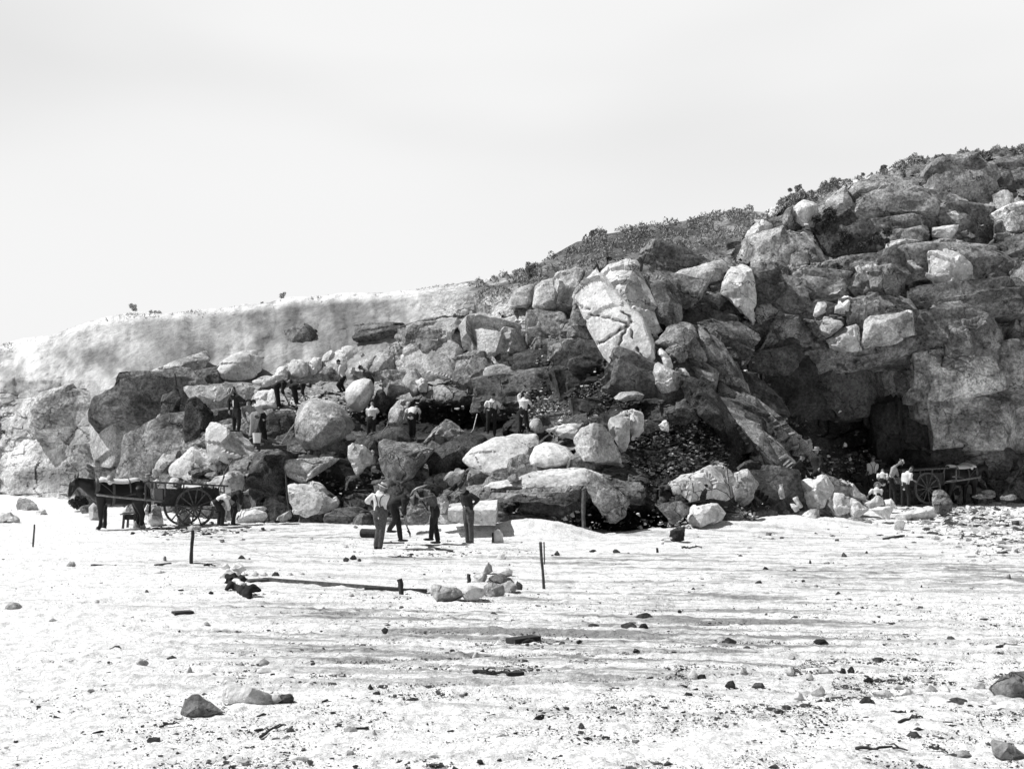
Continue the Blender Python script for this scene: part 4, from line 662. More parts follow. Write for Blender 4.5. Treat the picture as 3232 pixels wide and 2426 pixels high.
# rubble lying on the slopes
pts = []
for (cu, cv, ru, rv, n, smin, smax, pm) in [(2150,1430,230,110,1100,.05,.28,[.75,.2,.05]),(3060,1630,170,55,500,.12,.6,[.2,.1,.7]),(1740,1310,90,45,420,.08,.3,[.4,.2,.4]),(1950,1230,150,45,400,.05,.3,[.6,.3,.1]),(2080,870,200,60,500,.08,.4,[.5,.4,.1]),
      (1620,1650,170,35,420,.06,.3,[.4,.1,.5]),(640,1670,140,22,260,.08,.35,[.4,.4,.2]),(2330,1660,260,35,420,.06,.3,[.4,.2,.4]),(1000,1290,160,35,300,.08,.35,[.4,.3,.3]),(1280,1500,120,110,300,.06,.25,[.7,.25,.05]),(2350,1300,200,140,600,.06,.35,[.6,.3,.1]),(2700,1480,200,60,320,.1,.5,[.5,.4,.1]),
      (1500,1170,250,110,500,.06,.3,[.5,.3,.2]),(900,1570,150,60,260,.06,.3,[.6,.3,.1]),(3150,1680,160,60,300,.1,.5,[.2,.05,.75]),(2550,1640,220,45,350,.08,.4,[.3,.1,.6]),(1420,1730,260,25,260,.04,.16,[.5,.3,.2])]:
    n = int(n * 2.6); u = cu + rs.normal(size=n) * ru * .6; v = cv + rs.normal(size=n) * rv * .6; s_ = smin + (smax - smin) * rs.uniform(size=n) ** 3
    Yt = np.where(v < 1690, depth(u, v), 1e9); Yg = np.where(v > HV + 40, F * H / np.maximum(v - HV, 1), 1e9); Yg = np.where(Yg > 42, F * (H + 1.68) / np.maximum(v - HV + .04 * F, 1), Yg)
    Yp = np.minimum(Yt - .15, Yg); mm_ = rs.choice([0, 1, 2], p=pm, size=n)
    for i in range(n):
        if Yp[i] < 90: p = at(u[i], v[i], Yp[i]); pts.append(((p.x, p.y, p.z), s_[i], int(mm_[i])))
scatter('rubble', 'broken stone rubble lying over the slopes and foot of the quarry face', 'rubble', pts, ['scree', 'dark_granite', 'pale_granite'])
# ---------------------------------------------------------------- lofts and tubes
class MB:
    def __init__(s): s.V = []; s.F = []
    def add(s, V, Fc):
        o = len(s.V); s.V += [Vector(v) for v in V]; s.F += [[i + o for i in f] for f in Fc]
    def loft(s, rings, cap=True):
        n = len(rings[0]); V = [p for r in rings for p in r]; Fc = []
        for i in range(len(rings) - 1):
            for j in range(n): Fc.append([i * n + j, i * n + (j + 1) % n, (i + 1) * n + (j + 1) % n, (i + 1) * n + j])
        if cap: Fc.append(list(range(n))[::-1]); Fc.append([(len(rings) - 1) * n + j for j in range(n)])
        s.add(V, Fc)
    def tube(s, pts, rad, n=8, lat=None, flat=1.0, round_end=True):
        """pts centre line, rad radii; lat: sideways direction whose radius is rad, the other is rad*flat"""
        pts = [Vector(p) for p in pts]; rad = list(rad) if hasattr(rad, '__len__') else [rad] * len(pts)
        if round_end:
            d0 = (pts[0] - pts[1]).normalized(); d1 = (pts[-1] - pts[-2]).normalized()
            pts = [pts[0] + d0 * rad[0] * .8, pts[0] + d0 * rad[0] * .45] + pts + [pts[-1] + d1 * rad[-1] * .45, pts[-1] + d1 * rad[-1] * .8]
            rad = [rad[0] * .45, rad[0] * .85] + rad + [rad[-1] * .85, rad[-1] * .45]
        rings = []; prev = None
        for i, p in enumerate(pts):
            t = (pts[min(i + 1, len(pts) - 1)] - pts[max(i - 1, 0)]).normalized()
            a = (Vector(lat) if lat is not None else (prev if prev is not None else (Vector((0, 1, 0)) if abs(t.y) < .9 else Vector((1, 0, 0)))))
            a = (a - t * a.dot(t)).normalized(); prev = a; b = t.cross(a)
            rings.append([p + a * math.cos(q) * rad[i] + b * math.sin(q) * rad[i] * flat for q in [6.28318 * j / n for j in range(n)]])
        s.loft(rings)
    def ball(s, c, rx, ry, rz, M=None, n=10, m=7):
        rings = []
        for i in range(m):
            th = math.pi * (i + .5) / m
            rings.append([Vector((math.sin(th) * math.cos(6.28318 * j / n) * rx, math.sin(th) * math.sin(6.28318 * j / n) * ry, -math.cos(th) * rz)) for j in range(n)])
        if M: rings = [[M @ v for v in r] for r in rings]
        s.loft([[Vector(c) + v for v in r] for r in rings])
    def box(s, c, dx, dy, dz, M=None):
        V = [Vector((x * dx / 2, y * dy / 2, z * dz / 2)) for x in (-1, 1) for y in (-1, 1) for z in (-1, 1)]
        if M: V = [M @ v for v in V]
        s.add([Vector(c) + v for v in V], [[0,1,3,2],[4,6,7,5],[0,4,5,1],[2,3,7,6],[0,2,6,4],[1,5,7,3]])
    def bar(s, a, b, w_, h_, up=(0, 0, 1)):
        a, b = Vector(a), Vector(b); t = (b - a).normalized(); u = Vector(up); sd_ = t.cross(u).normalized(); u = sd_.cross(t)
        V = [p + sd_ * x * w_ / 2 + u * y * h_ / 2 for p in (a, b) for x in (-1, 1) for y in (-1, 1)]
        s.add(V, [[0,1,3,2],[4,6,7,5],[0,4,5,1],[2,3,7,6],[0,2,6,4],[1,5,7,3]])
    def mesh(s, name):
        me = mesh_np(name, s.V, s.F); bm = bmesh.new(); bm.from_mesh(me); bmesh.ops.recalc_face_normals(bm, faces=bm.faces); bm.to_mesh(me); bm.free(); return me
    def obj(s, name, m, parent=None, smooth=True):
        me = s.mesh(name)
        if smooth: finish(me, 50)
        return link(name, me, MAT[m], parent)
def fuse(me, voxel, smooth=2, wrinkle=0.0, seed=1):
    """merge overlapping volumes of a mesh into one continuous skin"""
    o = bpy.data.objects.new('tmp', me); COL.objects.link(o)
    r = o.modifiers.new('r', 'REMESH'); r.mode = 'VOXEL'; r.voxel_size = voxel; r.use_smooth_shade = True
    if smooth: sm = o.modifiers.new('s', 'SMOOTH'); sm.iterations = smooth; sm.factor = .5
    dg = bpy.context.evaluated_depsgraph_get(); new = bpy.data.meshes.new_from_object(o.evaluated_get(dg)); bpy.data.objects.remove(o); bpy.data.meshes.remove(me)
    if wrinkle:
        n = len(new.vertices); co = np.empty(n * 3, np.float32); new.vertices.foreach_get('co', co); co = co.reshape(-1, 3)
        nr = np.array([v.normal for v in new.vertices]); q = co * np.array([14, 14, 7]) + seed; co = co + nr * (fbm(q, 3, seed) * wrinkle)[:, None]; new.vertices.foreach_set('co', co.ravel().astype(np.float32)); new.update()
    return new
def join_meshes(a, b):
    bm = bmesh.new(); bm.from_mesh(a); bm.from_mesh(b); bm.to_mesh(a); bm.free(); return a
# ---------------------------------------------------------------- people
def person(label, R, Y, yaw, J, shirt='white_cloth', trous='dark_cloth', top='shirt', hat=None, braces=False, pitch=0, group='quarry workers', rolled=True, collar=None, hyaw=None, dep=None, sc=1.0):
    """J: joints in photo pixels (hd nk pv eL hL eR hR kL fL kR fR), optional third value = metres away from the picture plane"""
    lat = Vector((math.cos(math.radians(yaw)), math.sin(math.radians(yaw)), 0)); fw = Vector((math.sin(math.radians(yaw)), -math.cos(math.radians(yaw)), 0))
    def P(k, dflt=0.0):
        q = J[k]; u, v = px(R, q[0], q[1]); return at(u, v, Y + (q[2] if len(q) > 2 else dflt))
    ly = lat.y
    hd, nk, pv = P('hd'), P('nk'), P('pv'); sp = nk - pv; L_ = sp.length; st = sp.normalized()
    sw = .19 * sc; hw = .095 * sc
    shL = nk - st * .06 + lat * sw; shR = nk - st * .06 - lat * sw; hpL = pv - st * .02 + lat * hw; hpR = pv - st * .02 - lat * hw
    eL, hL, eR, hR = P('eL', ly * .24), P('hL', ly * .2 + fw.y * .12), P('eR', -ly * .24), P('hR', -ly * .2 + fw.y * .12)
    kL, fL, kR, fR = P('kL', ly * .11), P('fL', ly * .12), P('kR', -ly * .11), P('fR', -ly * .12)
    bd = (fw - st * fw.dot(st)); bd = bd.normalized() if bd.length > .3 else Vector((0, 0, 1))      # front of the chest
    bend = 1 - abs(st.z)
    mid = (pv + nk) / 2 - bd * (.10 * bend) ; q1 = pv.lerp(mid, .5) - bd * .04 * bend; q3 = mid.lerp(nk, .5) - bd * .05 * bend
    base = Vector(((pv.x), pv.y, min(fL.z, fR.z) - .08))
    def torso(g):
        return ([pv - st * .06, pv + st * .03, q1, mid, q3, nk - st * .07, nk - st * .01], [.14 + g, .165 + g, .15 + g, .155 + g, .18 + g, .185 + g, .09 + g])
    b = MB(); t, r = torso(0); b.tube(t, r, 14, lat, .62)
    b.tube([nk - st * .03, nk.lerp(hd, .55)], [.062, .055], 10)
    for sh, e, h_ in ((shL, eL, hL), (shR, eR, hR)): b.tube([sh, sh.lerp(e, .5), e], [.06, .05, .042], 8); b.tube([e, e.lerp(h_, .4), h_], [.042, .041, .027], 8)
    for hp, kn, ft in ((hpL, kL, fL), (hpR, kR, fR)): b.tube([hp, hp.lerp(kn, .5), kn], [.09, .08, .056], 10); b.tube([kn, kn.lerp(ft, .35), ft], [.056, .058, .038], 10)
    # head turned and tilted
    hy = math.radians(yaw if hyaw is None else hyaw); up = (hd - nk).normalized(); f0 = Vector((math.sin(hy), -math.cos(hy), 0))
    f0 = (f0 - up * f0.dot(up)); f0 = f0.normalized() if f0.length > .2 else Vector((0, 0, -1)); pr = math.radians(pitch); side = up.cross(f0) * -1
    f1 = f0 * math.cos(pr) - up * math.sin(pr); u1 = up * math.cos(pr) + f0 * math.sin(pr); HM = Matrix((side, -f1, u1)).transposed()
    W_ = lambda x, y, z: hd + side * x + f1 * y + u1 * z
    b.ball(W_(0, -.005, .015), .075, .095, .105, HM, 12, 8); b.tube([W_(0, .03, -.02), W_(0, .055, -.075)], [.06, .036], 10)
    b.ball(W_(0, .10, -.01), .015, .028, .026, HM, 8, 5); b.ball(W_(0, .078, .028), .055, .02, .014, HM, 8, 5)
    b.ball(W_(0, .085, -.052), .026, .016, .010, HM, 8, 5)
    for s_ in (1, -1): b.ball(W_(.078 * s_, -.005, 0), .012, .02, .032, HM, 6, 5); b.ball(W_(.04 * s_, .07, -.012), .026, .02, .02, HM, 6, 5)
    me = fuse(b.mesh('body'), .022, 2)
    f = MB()
    for sh, e, h_ in ((shL, eL, hL), (shR, eR, hR)):
        d = (h_ - e).normalized(); sd_ = d.cross(bd); sd_ = sd_.normalized() if sd_.length > .1 else d.orthogonal().normalized(); dn = d.cross(sd_)
        f.tube([h_ - d * .01, h_ + d * .045, h_ + d * .09], [.03, .042, .038], 8, sd_, .45)
        for i, ln in enumerate((.07, .08, .075, .058)):
            a = h_ + d * .085 + sd_ * (i - 1.5) * .02; f.tube([a, a + d * ln * .5 + dn * .012, a + d * ln * .75 + dn * .04], [.0095, .009, .0075], 6)
        a = h_ + d * .03 + sd_ * .035; f.tube([a, a + sd_ * .025 + d * .03, a + sd_ * .03 + d * .06 + dn * .015], [.012, .011, .009], 6)
        for s_ in ():
            pass
    me = join_meshes(me, f.mesh('hand')); me.shade_smooth()
    if J.get('root', True): rootname = 'person'
    root = empty('person', base); tag(root, label, 'person', group)
    def put(name, mesh_, m):
        n = len(mesh_.vertices); co = np.empty(n * 3, np.float32); mesh_.vertices.foreach_get('co', co); co = co.reshape(-1, 3) - np.array(base); mesh_.vertices.foreach_set('co', co.ravel().astype(np.float32)); mesh_.update()
        o = link(name, mesh_, MAT[m], root); return o
    put('body', me, 'skin')
    # upper garment
    c = MB(); t, r = torso(.022); t[0] = pv - st * (.10 if top != 'jacket' else .24); c.tube(t, r, 14, lat, .68)
    ke = .75 if rolled else 1.0
    for sh, e, h_ in ((shL, eL, hL), (shR, eR, hR)):
        c.tube([sh - st * .01, sh.lerp(e, .5), e], [.082, .074, .068], 10)
        if top in ('shirt', 'jacket', 'jumper'): c.tube([e, e.lerp(h_, .35 if rolled else .9)], [.068, .058 if rolled else .046], 10)
    put(top if top != 'shirt' else 'shirt', fuse(c.mesh('c'), .024, 2, .012, 3), shirt)
    if top == 'waistcoat': pass
    c = MB(); c.tube([pv - st * .09, pv + st * .015, pv + st * .13], [.165, .188, .168], 14, lat, .72)
    for hp, kn, ft in ((hpL, kL, fL), (hpR, kR, fR)):
        c.tube([hp, hp.lerp(kn, .5), kn], [.115, .102, .082], 10); c.tube([kn, kn.lerp(ft, .5), ft.lerp(kn, .06)], [.082, .076, .07], 10)
    put('trousers', fuse(c.mesh('c'), .024, 2, .012, 5), trous)
    for ft, kn in ((fL, kL), (fR, kR)):
        bt = MB(); d = (ft - kn).normalized(); ff = Vector((fw.x, fw.y, 0)); bt.tube([ft - d * .06, ft + d * .04], [.052, .05], 10)
        a = Vector((ft.x, ft.y, ft.z - .045)); bt.tube([a - ff * .05, a + ff * .05, a + ff * .16, a + ff * .2], [.042, .048, .045, .03], 10, (-ff.y, ff.x, 0), .75)
        put('boot', fuse(bt.mesh('b'), .02, 1), 'leather')
    if braces:
        br = MB(); bk = -bd
        for s_ in (1, -1):
            pts_ = [pv + st * .1 + bk * .125 + lat * .05 * s_, mid + bk * .15 + lat * .03 * s_, q3 + bk * .155 + lat * .06 * s_, nk - st * .05 + bk * .09 + lat * .11 * s_, nk - st * .035 + lat * .12 * s_ + bd * .03, q3 + bd * .14 + lat * .1 * s_, pv + st * .1 + bd * .12 + lat * .08 * s_]
            br.tube(pts_, .014, 6)
        put('braces', br.mesh('braces'), 'grey_cloth')
    if collar:
        cl = MB(); cl.tube([nk + bd * .08 + lat * .03, mid + bd * .13 + lat * .02, pv + st * .16 + bd * .14], [.03, .035, .025], 8, lat, .4); put('scarf', cl.mesh('scarf'), collar)
    if hat:
        hm = hat[0]; brim = hat[1]; ch = hat[2]; hm_ = MB(); c0 = W_(0, -.01, .055)
        n = 18
        def ring(rx, ry, z, drop=0): return [c0 + side * math.cos(a) * rx + f1 * math.sin(a) * ry + u1 * (z + drop * math.cos(2 * a)) for a in [6.28318 * i / n for i in range(n)]]
        hm_.loft([ring(.085, .105, -.01), ring(.088 + brim, .108 + brim, -.02, .012), ring(.09 + brim, .11 + brim, -.012, .012), ring(.09, .112, .006), ring(.085, .105, ch * .6), ring(.075, .095, ch), ring(.03, .04, ch * .93)])
        hm_ = put('hat', hm_.mesh('hat'), hm); bnd = MB(); bnd.loft([ring(.0925, .1145, .008), ring(.0915, .1125, .034)], False)
        ho = put('hat_band', bnd.mesh('band'), 'felt' if hm == 'straw' or hm == 'light_cloth' else 'leather')
        ho.parent = hm_
    else:
        hr = MB(); hr.ball(W_(0, -.02, .035), .083, .098, .095, HM, 12, 8); hr = put('hair', hr.mesh('hair'), 'horse_hair'); hr.data.shade_smooth()
    return root
def tool(name, label, cat, R, Y, pts, rad, m, parts=()):
    """handled tool: pts along the handle (px [+dy]); parts: (name, pts, radii, material)"""
    def Q(q): u, v = px(R, q[0], q[1]); return at(u, v, Y + (q[2] if len(q) > 2 else 0))
    P = [Q(p) for p in pts]; base = min(P, key=lambda p: p.z).copy(); root = empty(name, base); tag(root, label, cat)
    a = MB(); a.tube([p - base for p in P], rad, 8, round_end=False); a.obj('handle', m, root)
    for (nm, pp, rr, mm_) in parts:
        c = MB(); c.tube([Q(p) - base for p in pp], rr, 8, round_end=False); c.obj(nm, mm_, root)
    return root
H_D = ('felt', .05, .10); H_P = ('light_cloth', .06, .11); H_S = ('straw', .055, .085); H_C = ('felt', .012, .07)
person('foreman in a dark jacket, pale brimmed hat and white scarf, one hand on his hip', Z3, 46.2, -40, dict(hd=(350,385),nk=(410,455),pv=(465,790),eL=(625,590),hL=(500,590,-.12),eR=(290,600),hR=(300,800),kL=(520,1010),fL=(505,1215),kR=(405,1000),fR=(410,1215)), 'dark_cloth','dark_cloth','jacket',hat=H_P,pitch=30,rolled=False,collar='white_cloth')
person('bending man seen from behind in light trousers, grey shirt and dark hat', Z3, 44.6, -150, dict(hd=(720,640,.3),nk=(690,730,.2),pv=(865,880,-.05),eL=(625,880,.2),hL=(690,1040,.15),eR=(800,900,.25),hR=(740,1050,.2),kL=(800,1100),fL=(770,1340),kR=(890,1080),fR=(820,1340)), 'grey_cloth','light_cloth','shirt',hat=H_D,pitch=20)
person('stooping man in a pale shirt and dark trousers right behind the light trousered man', Z3, 45.6, -130, dict(hd=(830,650,.1),nk=(880,690),pv=(1010,905),eL=(850,850,.1),hL=(880,1010),eR=(960,830),hR=(900,1000),kL=(980,1150),fL=(1060,1400),kR=(1050,1150),fR=(1110,1420)), 'white_cloth','dark_cloth','shirt',hat=H_D,pitch=10)
person('left one of the two dark clad men stooping to the right on the upper bench', Z3, 51.9, 85, dict(hd=(1615,170),nk=(1530,195),pv=(1335,265),eL=(1450,370),hL=(1530,510),eR=(1465,380),hR=(1545,520),kL=(1370,480),fL=(1400,675),kR=(1345,490),fR=(1370,685)), 'dark_cloth','dark_cloth','jumper',hat=H_C,pitch=0)
person('right one of the two dark clad men stooping to the right on the upper bench', Z3, 51.8, 85, dict(hd=(2035,245),nk=(1945,235),pv=(1715,275),eL=(1890,390),hL=(1950,520),eR=(1905,400),hR=(1965,530),kL=(1760,450),fL=(1775,620),kR=(1725,460),fR=(1760,625)), 'dark_cloth','dark_cloth','jumper',hat=H_C,pitch=0)
person('kneeling man in a white shirt on the upper bench looking left', Z4, 54.6, -85, dict(hd=(172,262),nk=(215,330),pv=(275,570),eL=(190,450),hL=(190,580),eR=(215,460),hR=(200,600),kL=(160,700),fL=(230,820),kR=(230,700),fR=(290,800)), 'white_cloth','dark_cloth','shirt',hat=None,pitch=5)
person('man in a wide brimmed hat leaning behind the round pale boulder', Z4, 54.0, -55, dict(hd=(620,375),nk=(690,430),pv=(800,610),eL=(850,500),hL=(880,580),eR=(660,500),hR=(700,580),kL=(830,740),fL=(830,880),kR=(790,740),fR=(790,880)), 'grey_cloth','dark_cloth','shirt',hat=H_D,pitch=20)
person('man in a white shirt working in the black gap left of the streaked boulder', Z4, 47.6, 165, dict(hd=(830,1075,.2),nk=(825,1150),pv=(820,1380),eL=(735,1240),hL=(725,1340),eR=(940,1220),hR=(930,1240,.25),kL=(760,1560),fL=(765,1760),kR=(860,1560),fR=(865,1760)), 'white_cloth','dark_cloth','shirt',hat=H_D,pitch=25)
person('man in a white shirt bent double before the dark drill hollow', Z4, 47.4, 175, dict(hd=(1680,1140,.45),nk=(1640,1165,.3),pv=(1590,1290),eL=(1500,1190,.2),hL=(1455,1320),eR=(1745,1210,.25),hR=(1745,1330),kL=(1560,1480),fL=(1560,1680),kR=(1640,1480),fR=(1640,1680)), 'white_cloth','dark_cloth','shirt',hat=H_D,pitch=30)
person('man seen from behind with braces over a white shirt, beside the leaning bar', Z5, 46.6, 178, dict(hd=(595,560),nk=(585,660),pv=(560,930),eL=(415,770),hL=(400,880,.1),eR=(770,770),hR=(745,900,.15),kL=(480,1190),fL=(470,1440),kR=(640,1210),fR=(640,1500)), 'white_cloth','dark_cloth','shirt',hat=H_C,braces=True)
person('man in a white shirt with one arm raised to swing a hammer on the whaleback', Z5, 46.3, 150, dict(hd=(1430,555),nk=(1370,630),pv=(1350,930),eL=(1240,550),hL=(1350,410,.1),eR=(1540,740),hR=(1455,690,.1),kL=(1290,1190),fL=(1275,1410),kR=(1440,1180),fR=(1500,1390)), 'white_cloth','dark_cloth','shirt',hat=H_P,pitch=-5)
person('crouching man by the cart tail whose white shirt covers his arched back', Z2, 40.9, 100, dict(hd=(960,760,.25),nk=(890,660,.1),pv=(690,740),eL=(900,820),hL=(880,960),eR=(880,820,.2),hR=(870,960,.2),kL=(750,900),fL=(720,1110),kR=(800,900),fR=(780,1120)), 'white_cloth','dark_cloth','shirt',hat=None,pitch=40)
person('dark clad man in a cap bending right beside the cart tail', Z2, 41.6, 85, dict(hd=(1240,560),nk=(1130,590),pv=(975,660),eL=(1100,720),hL=(1085,830),eR=(1110,730),hR=(1095,845),kL=(960,880),fL=(985,1110),kR=(1010,880),fR=(960,1120)), 'dark_cloth','dark_cloth','jumper',hat=H_C,pitch=10)
person('standing man in a straw boater and white shirt with braces, seen from behind', Z6, 30.4, 172, dict(hd=(400,180),nk=(365,255),pv=(365,530),eL=(175,370),hL=(270,440),eR=(440,380),hR=(420,470),kL=(345,770),fL=(305,1030),kR=(400,780),fR=(365,1060)), 'white_cloth','grey_cloth','shirt',hat=H_S,braces=True)
person('dark clad man stooping right with his pick stuck in the ground', Z6, 32.0, 85, dict(hd=(850,360),nk=(770,345),pv=(570,420),eL=(700,500),hL=(740,640),eR=(720,510),hR=(745,650),kL=(630,660),fL=(665,920),kR=(590,640),fR=(500,790,.1)), 'dark_cloth','dark_cloth','jumper',hat=('felt',.07,.08),pitch=5)
person('man in a waistcoat leaning left and raising a pickaxe', Z6, 32.2, -85, dict(hd=(1020,265),nk=(1105,290),pv=(1165,510),eL=(1010,350),hL=(930,330),eR=(1050,420),hR=(1060,490),kL=(1125,710),fL=(1110,905),kR=(1165,710),fR=(1210,950)), 'grey_cloth','dark_cloth','waistcoat',hat=H_D,pitch=20)
person('standing man in a dark jumper and dark hat watching beside the squared block', Z6, 32.8, -50, dict(hd=(1575,170),nk=(1625,250),pv=(1650,520),eL=(1790,350),hL=(1740,420,-.1),eR=(1575,390),hR=(1590,450,-.1),kL=(1690,740),fL=(1700,960),kR=(1625,740),fR=(1645,965)), 'dark_cloth','grey_cloth','jumper',hat=H_D,pitch=20,rolled=False)
person('seated man in dark hat and jacket, left of two on the right hand rubble', Z7, 44.2, 60, dict(hd=(405,345),nk=(360,420),pv=(300,640),eL=(420,520),hL=(470,560),eR=(240,520),hR=(330,600),kL=(460,580),fL=(520,690),kR=(420,600),fR=(430,700)), 'dark_cloth','dark_cloth','jacket',hat=H_D,rolled=False)
person('broad man in black with a pale hat, right of the two seated on the rubble', Z7, 44.5, -60, dict(hd=(650,235),nk=(650,320),pv=(660,560),eL=(740,440),hL=(700,530),eR=(575,430),hR=(590,520),kL=(590,640),fL=(560,700),kR=(470,560),fR=(270,690)), 'dark_cloth','dark_cloth','jacket',hat=H_P,rolled=False)
person('man with braces standing at the back left of the right hand group', Z8, 53.2, 175, dict(hd=(152,285),nk=(150,350),pv=(145,530),eL=(90,420),hL=(70,480),eR=(210,410),hR=(200,470),kL=(130,680),fL=(125,830),kR=(175,680),fR=(175,830)), 'white_cloth','dark_cloth','shirt',hat=H_C,braces=True)
person('man in a white shirt leaning forward in the middle of the right hand group', Z8, 52.6, 178, dict(hd=(285,455,.3),nk=(283,490,.15),pv=(283,600),eL=(220,545),hL=(225,590),eR=(345,545),hR=(345,590),kL=(265,720),fL=(262,850),kR=(305,720),fR=(305,850)), 'white_cloth','dark_cloth','shirt',hat=None,pitch=20)
person('tall stooping man in a pale hat and grey shirt in the right hand group', Z8, 51.2, 60, dict(hd=(525,345),nk=(450,400),pv=(400,560),eL=(480,490),hL=(510,570),eR=(400,500),hR=(460,580),kL=(400,740),fL=(390,900),kR=(450,740),fR=(460,905)), 'light_cloth','dark_cloth','shirt',hat=H_P,pitch=20)
person('man in a bright white shirt in front of the second cart wheel', Z8, 50.6, 130, dict(hd=(672,435,.1),nk=(625,480),pv=(590,650),eL=(555,570),hL=(560,650),eR=(665,560),hR=(715,590),kL=(560,790),fL=(555,920),kR=(640,790),fR=(640,925)), 'white_cloth','dark_cloth','shirt',hat=H_C,pitch=10)
person('man crouching low in a white shirt behind the white rubble rock', Z8, 48.6, 178, dict(hd=(212,660,.2),nk=(205,700,.1),pv=(205,800),eL=(120,745),hL=(85,800),eR=(260,750),hR=(270,810),kL=(160,840,.4),fL=(170,900),kR=(250,840,.4),fR=(240,900)), 'white_cloth','dark_cloth','shirt',hat=H_P,pitch=20)
person('man in a cloth cap standing half hidden behind the horse rump', Z1, 45.6, -30, dict(hd=(1480,305),nk=(1480,385),pv=(1470,610),eL=(1545,490),hL=(1530,600),eR=(1410,490),hR=(1425,600),kL=(1490,780),fL=(1485,930),kR=(1440,780),fR=(1435,935)), 'grey_cloth','dark_cloth','waistcoat',hat=('light_cloth',.02,.08),pitch=10)
# tools in hand
tool('pick', 'pick held low by the left dark man on the upper bench', 'pick', Z3, 51.8, [(1520,480),(1600,650)], .02, 'dark_wood', [('head', [(1570,690),(1605,650),(1625,600)], [.01,.03,.01], 'iron')])
tool('pickaxe', 'pickaxe stuck in the ground under the stooping dark clad man', 'pickaxe', Z6, 31.9, [(735,600),(760,750),(800,830)], .02, 'dark_wood', [('head', [(760,800),(800,840),(805,900)], [.012,.03,.01], 'iron')])
tool('pickaxe', 'pickaxe raised by the man in the waistcoat, its long head curving up left', 'pickaxe', Z6, 32.1, [(1065,510),(1000,400),(905,215)], .022, 'dark_wood', [('head', [(805,290),(850,225),(905,190),(1000,155),(1050,135)], [.012,.03,.035,.025,.01], 'bright_iron')])
tool('hammer', 'long hammer in the raised hand of the man on the whaleback', 'hammer', Z5, 46.3, [(1345,420,.1),(1405,310,.1)], .018, 'pale_wood', [('head', [(1380,285,.1),(1430,325,.1)], [.035,.035], 'iron')])
tool('hammer', 'hammer lying on top of the large squared white block', 'hammer', Z6, 35.1, [(1490,395),(1525,350),(1485,320)], .02, 'dark_wood', [('head', [(1455,335),(1520,295)], [.05,.05], 'iron')])
tool('crowbar', 'long bar leaning against the dark rock left of the big resting boulder', 'crowbar', Z2, 42.0, [(1890,235,.6),(1905,450,.4),(1915,650,.2),(1950,850,.1),(2040,1055)], [.03,.035,.04,.045,.06], 'dark_wood')
tool('drill_rod', 'upper thin rod leaning on the pale block above the bending men', 'rod', Z2, 42.8, [(960,0,1.2),(820,230,.9),(735,580)], .018, 'iron')
tool('drill_rod', 'shorter thin rod crossing behind the cart tail', 'rod', Z2, 42.9, [(800,190,1.1),(820,300,.8),(665,585)], .018, 'iron')
tool('crowbar', 'pale bar leaning left of the man with braces', 'crowbar', Z5, 46.8, [(208,1000,.5),(110,1390),(50,1470,-.1)], [.025,.025,.03], 'bright_iron')
tool('drill_rod', 'thin dark upright bar on the ledge of the earth slope', 'rod', R1, 51.5, [(1028,215),(1045,330)], .03, 'iron')
tool('rod', 'curved pale rod by the legs of the man in the black gap', 'rod', Z4, 46.6, [(1180,1300),(1120,1490),(1000,1650)], .02, 'bright_iron')
# ---------------------------------------------------------------- horse and cart
WC = px(R1, 1200, 1385); P0w = at(WC[0], WC[1], 41.4)
FWD = Vector((-.86, -.51, 0)).normalized(); AX = Vector((-.51, .86, 0)).normalized()
RM = Matrix((FWD, AX, Vector((0, 0, 1)))).transposed()
def plane_pt(u, v, org):
    """local (s, z) where the sight line meets the upright plane through org along FWD"""
    a = (u - CU) / F; Y = (org.x * FWD.y - org.y * FWD.x) / (a * FWD.y - FWD.x); p = at(u, v, Y); return (p - org).dot(FWD), p.z
def wheel(parent, c, r, lat, n=12):
    rim = MB(); m = 48
    def ring(r0, r1, y0, y1, mb):
        rg = []
        for i in range(m):
            a = 6.28318 * i / m; d = Vector((math.cos(a), 0, math.sin(a))); rg.append([Vector(c) + d * r0 + Vector((0, y0, 0)), Vector(c) + d * r1 + Vector((0, y0, 0)), Vector(c) + d * r1 + Vector((0, y1, 0)), Vector(c) + d * r0 + Vector((0, y1, 0))])
        rg.append(rg[0]); mb.loft(rg, False)
    ring(r - .075, r - .012, -.035, .035, rim)
    root = rim.obj('wheel', 'weathered_wood', parent); ty = MB(); ring(r - .012, r, -.037, .037, ty); ty.obj('tyre', 'iron', root)
    hb = MB(); hb.tube([Vector(c) + Vector((0, -.16, 0)), Vector(c) + Vector((0, -.05, 0)), Vector(c) + Vector((0, .05, 0)), Vector(c) + Vector((0, .12, 0))], [.06, .12, .12, .08], 16, round_end=False); hb.obj('hub', 'weathered_wood', root)
    for i in range(n):
        a = 6.28318 * (i + .3) / n; d = Vector((math.cos(a), 0, math.sin(a))); s_ = MB(); s_.tube([Vector(c) + d * .1, Vector(c) + d * (r - .06)], [.03, .024], 6, round_end=False); s_.obj('spoke', 'weathered_wood', root)
    return root
R_W = .70
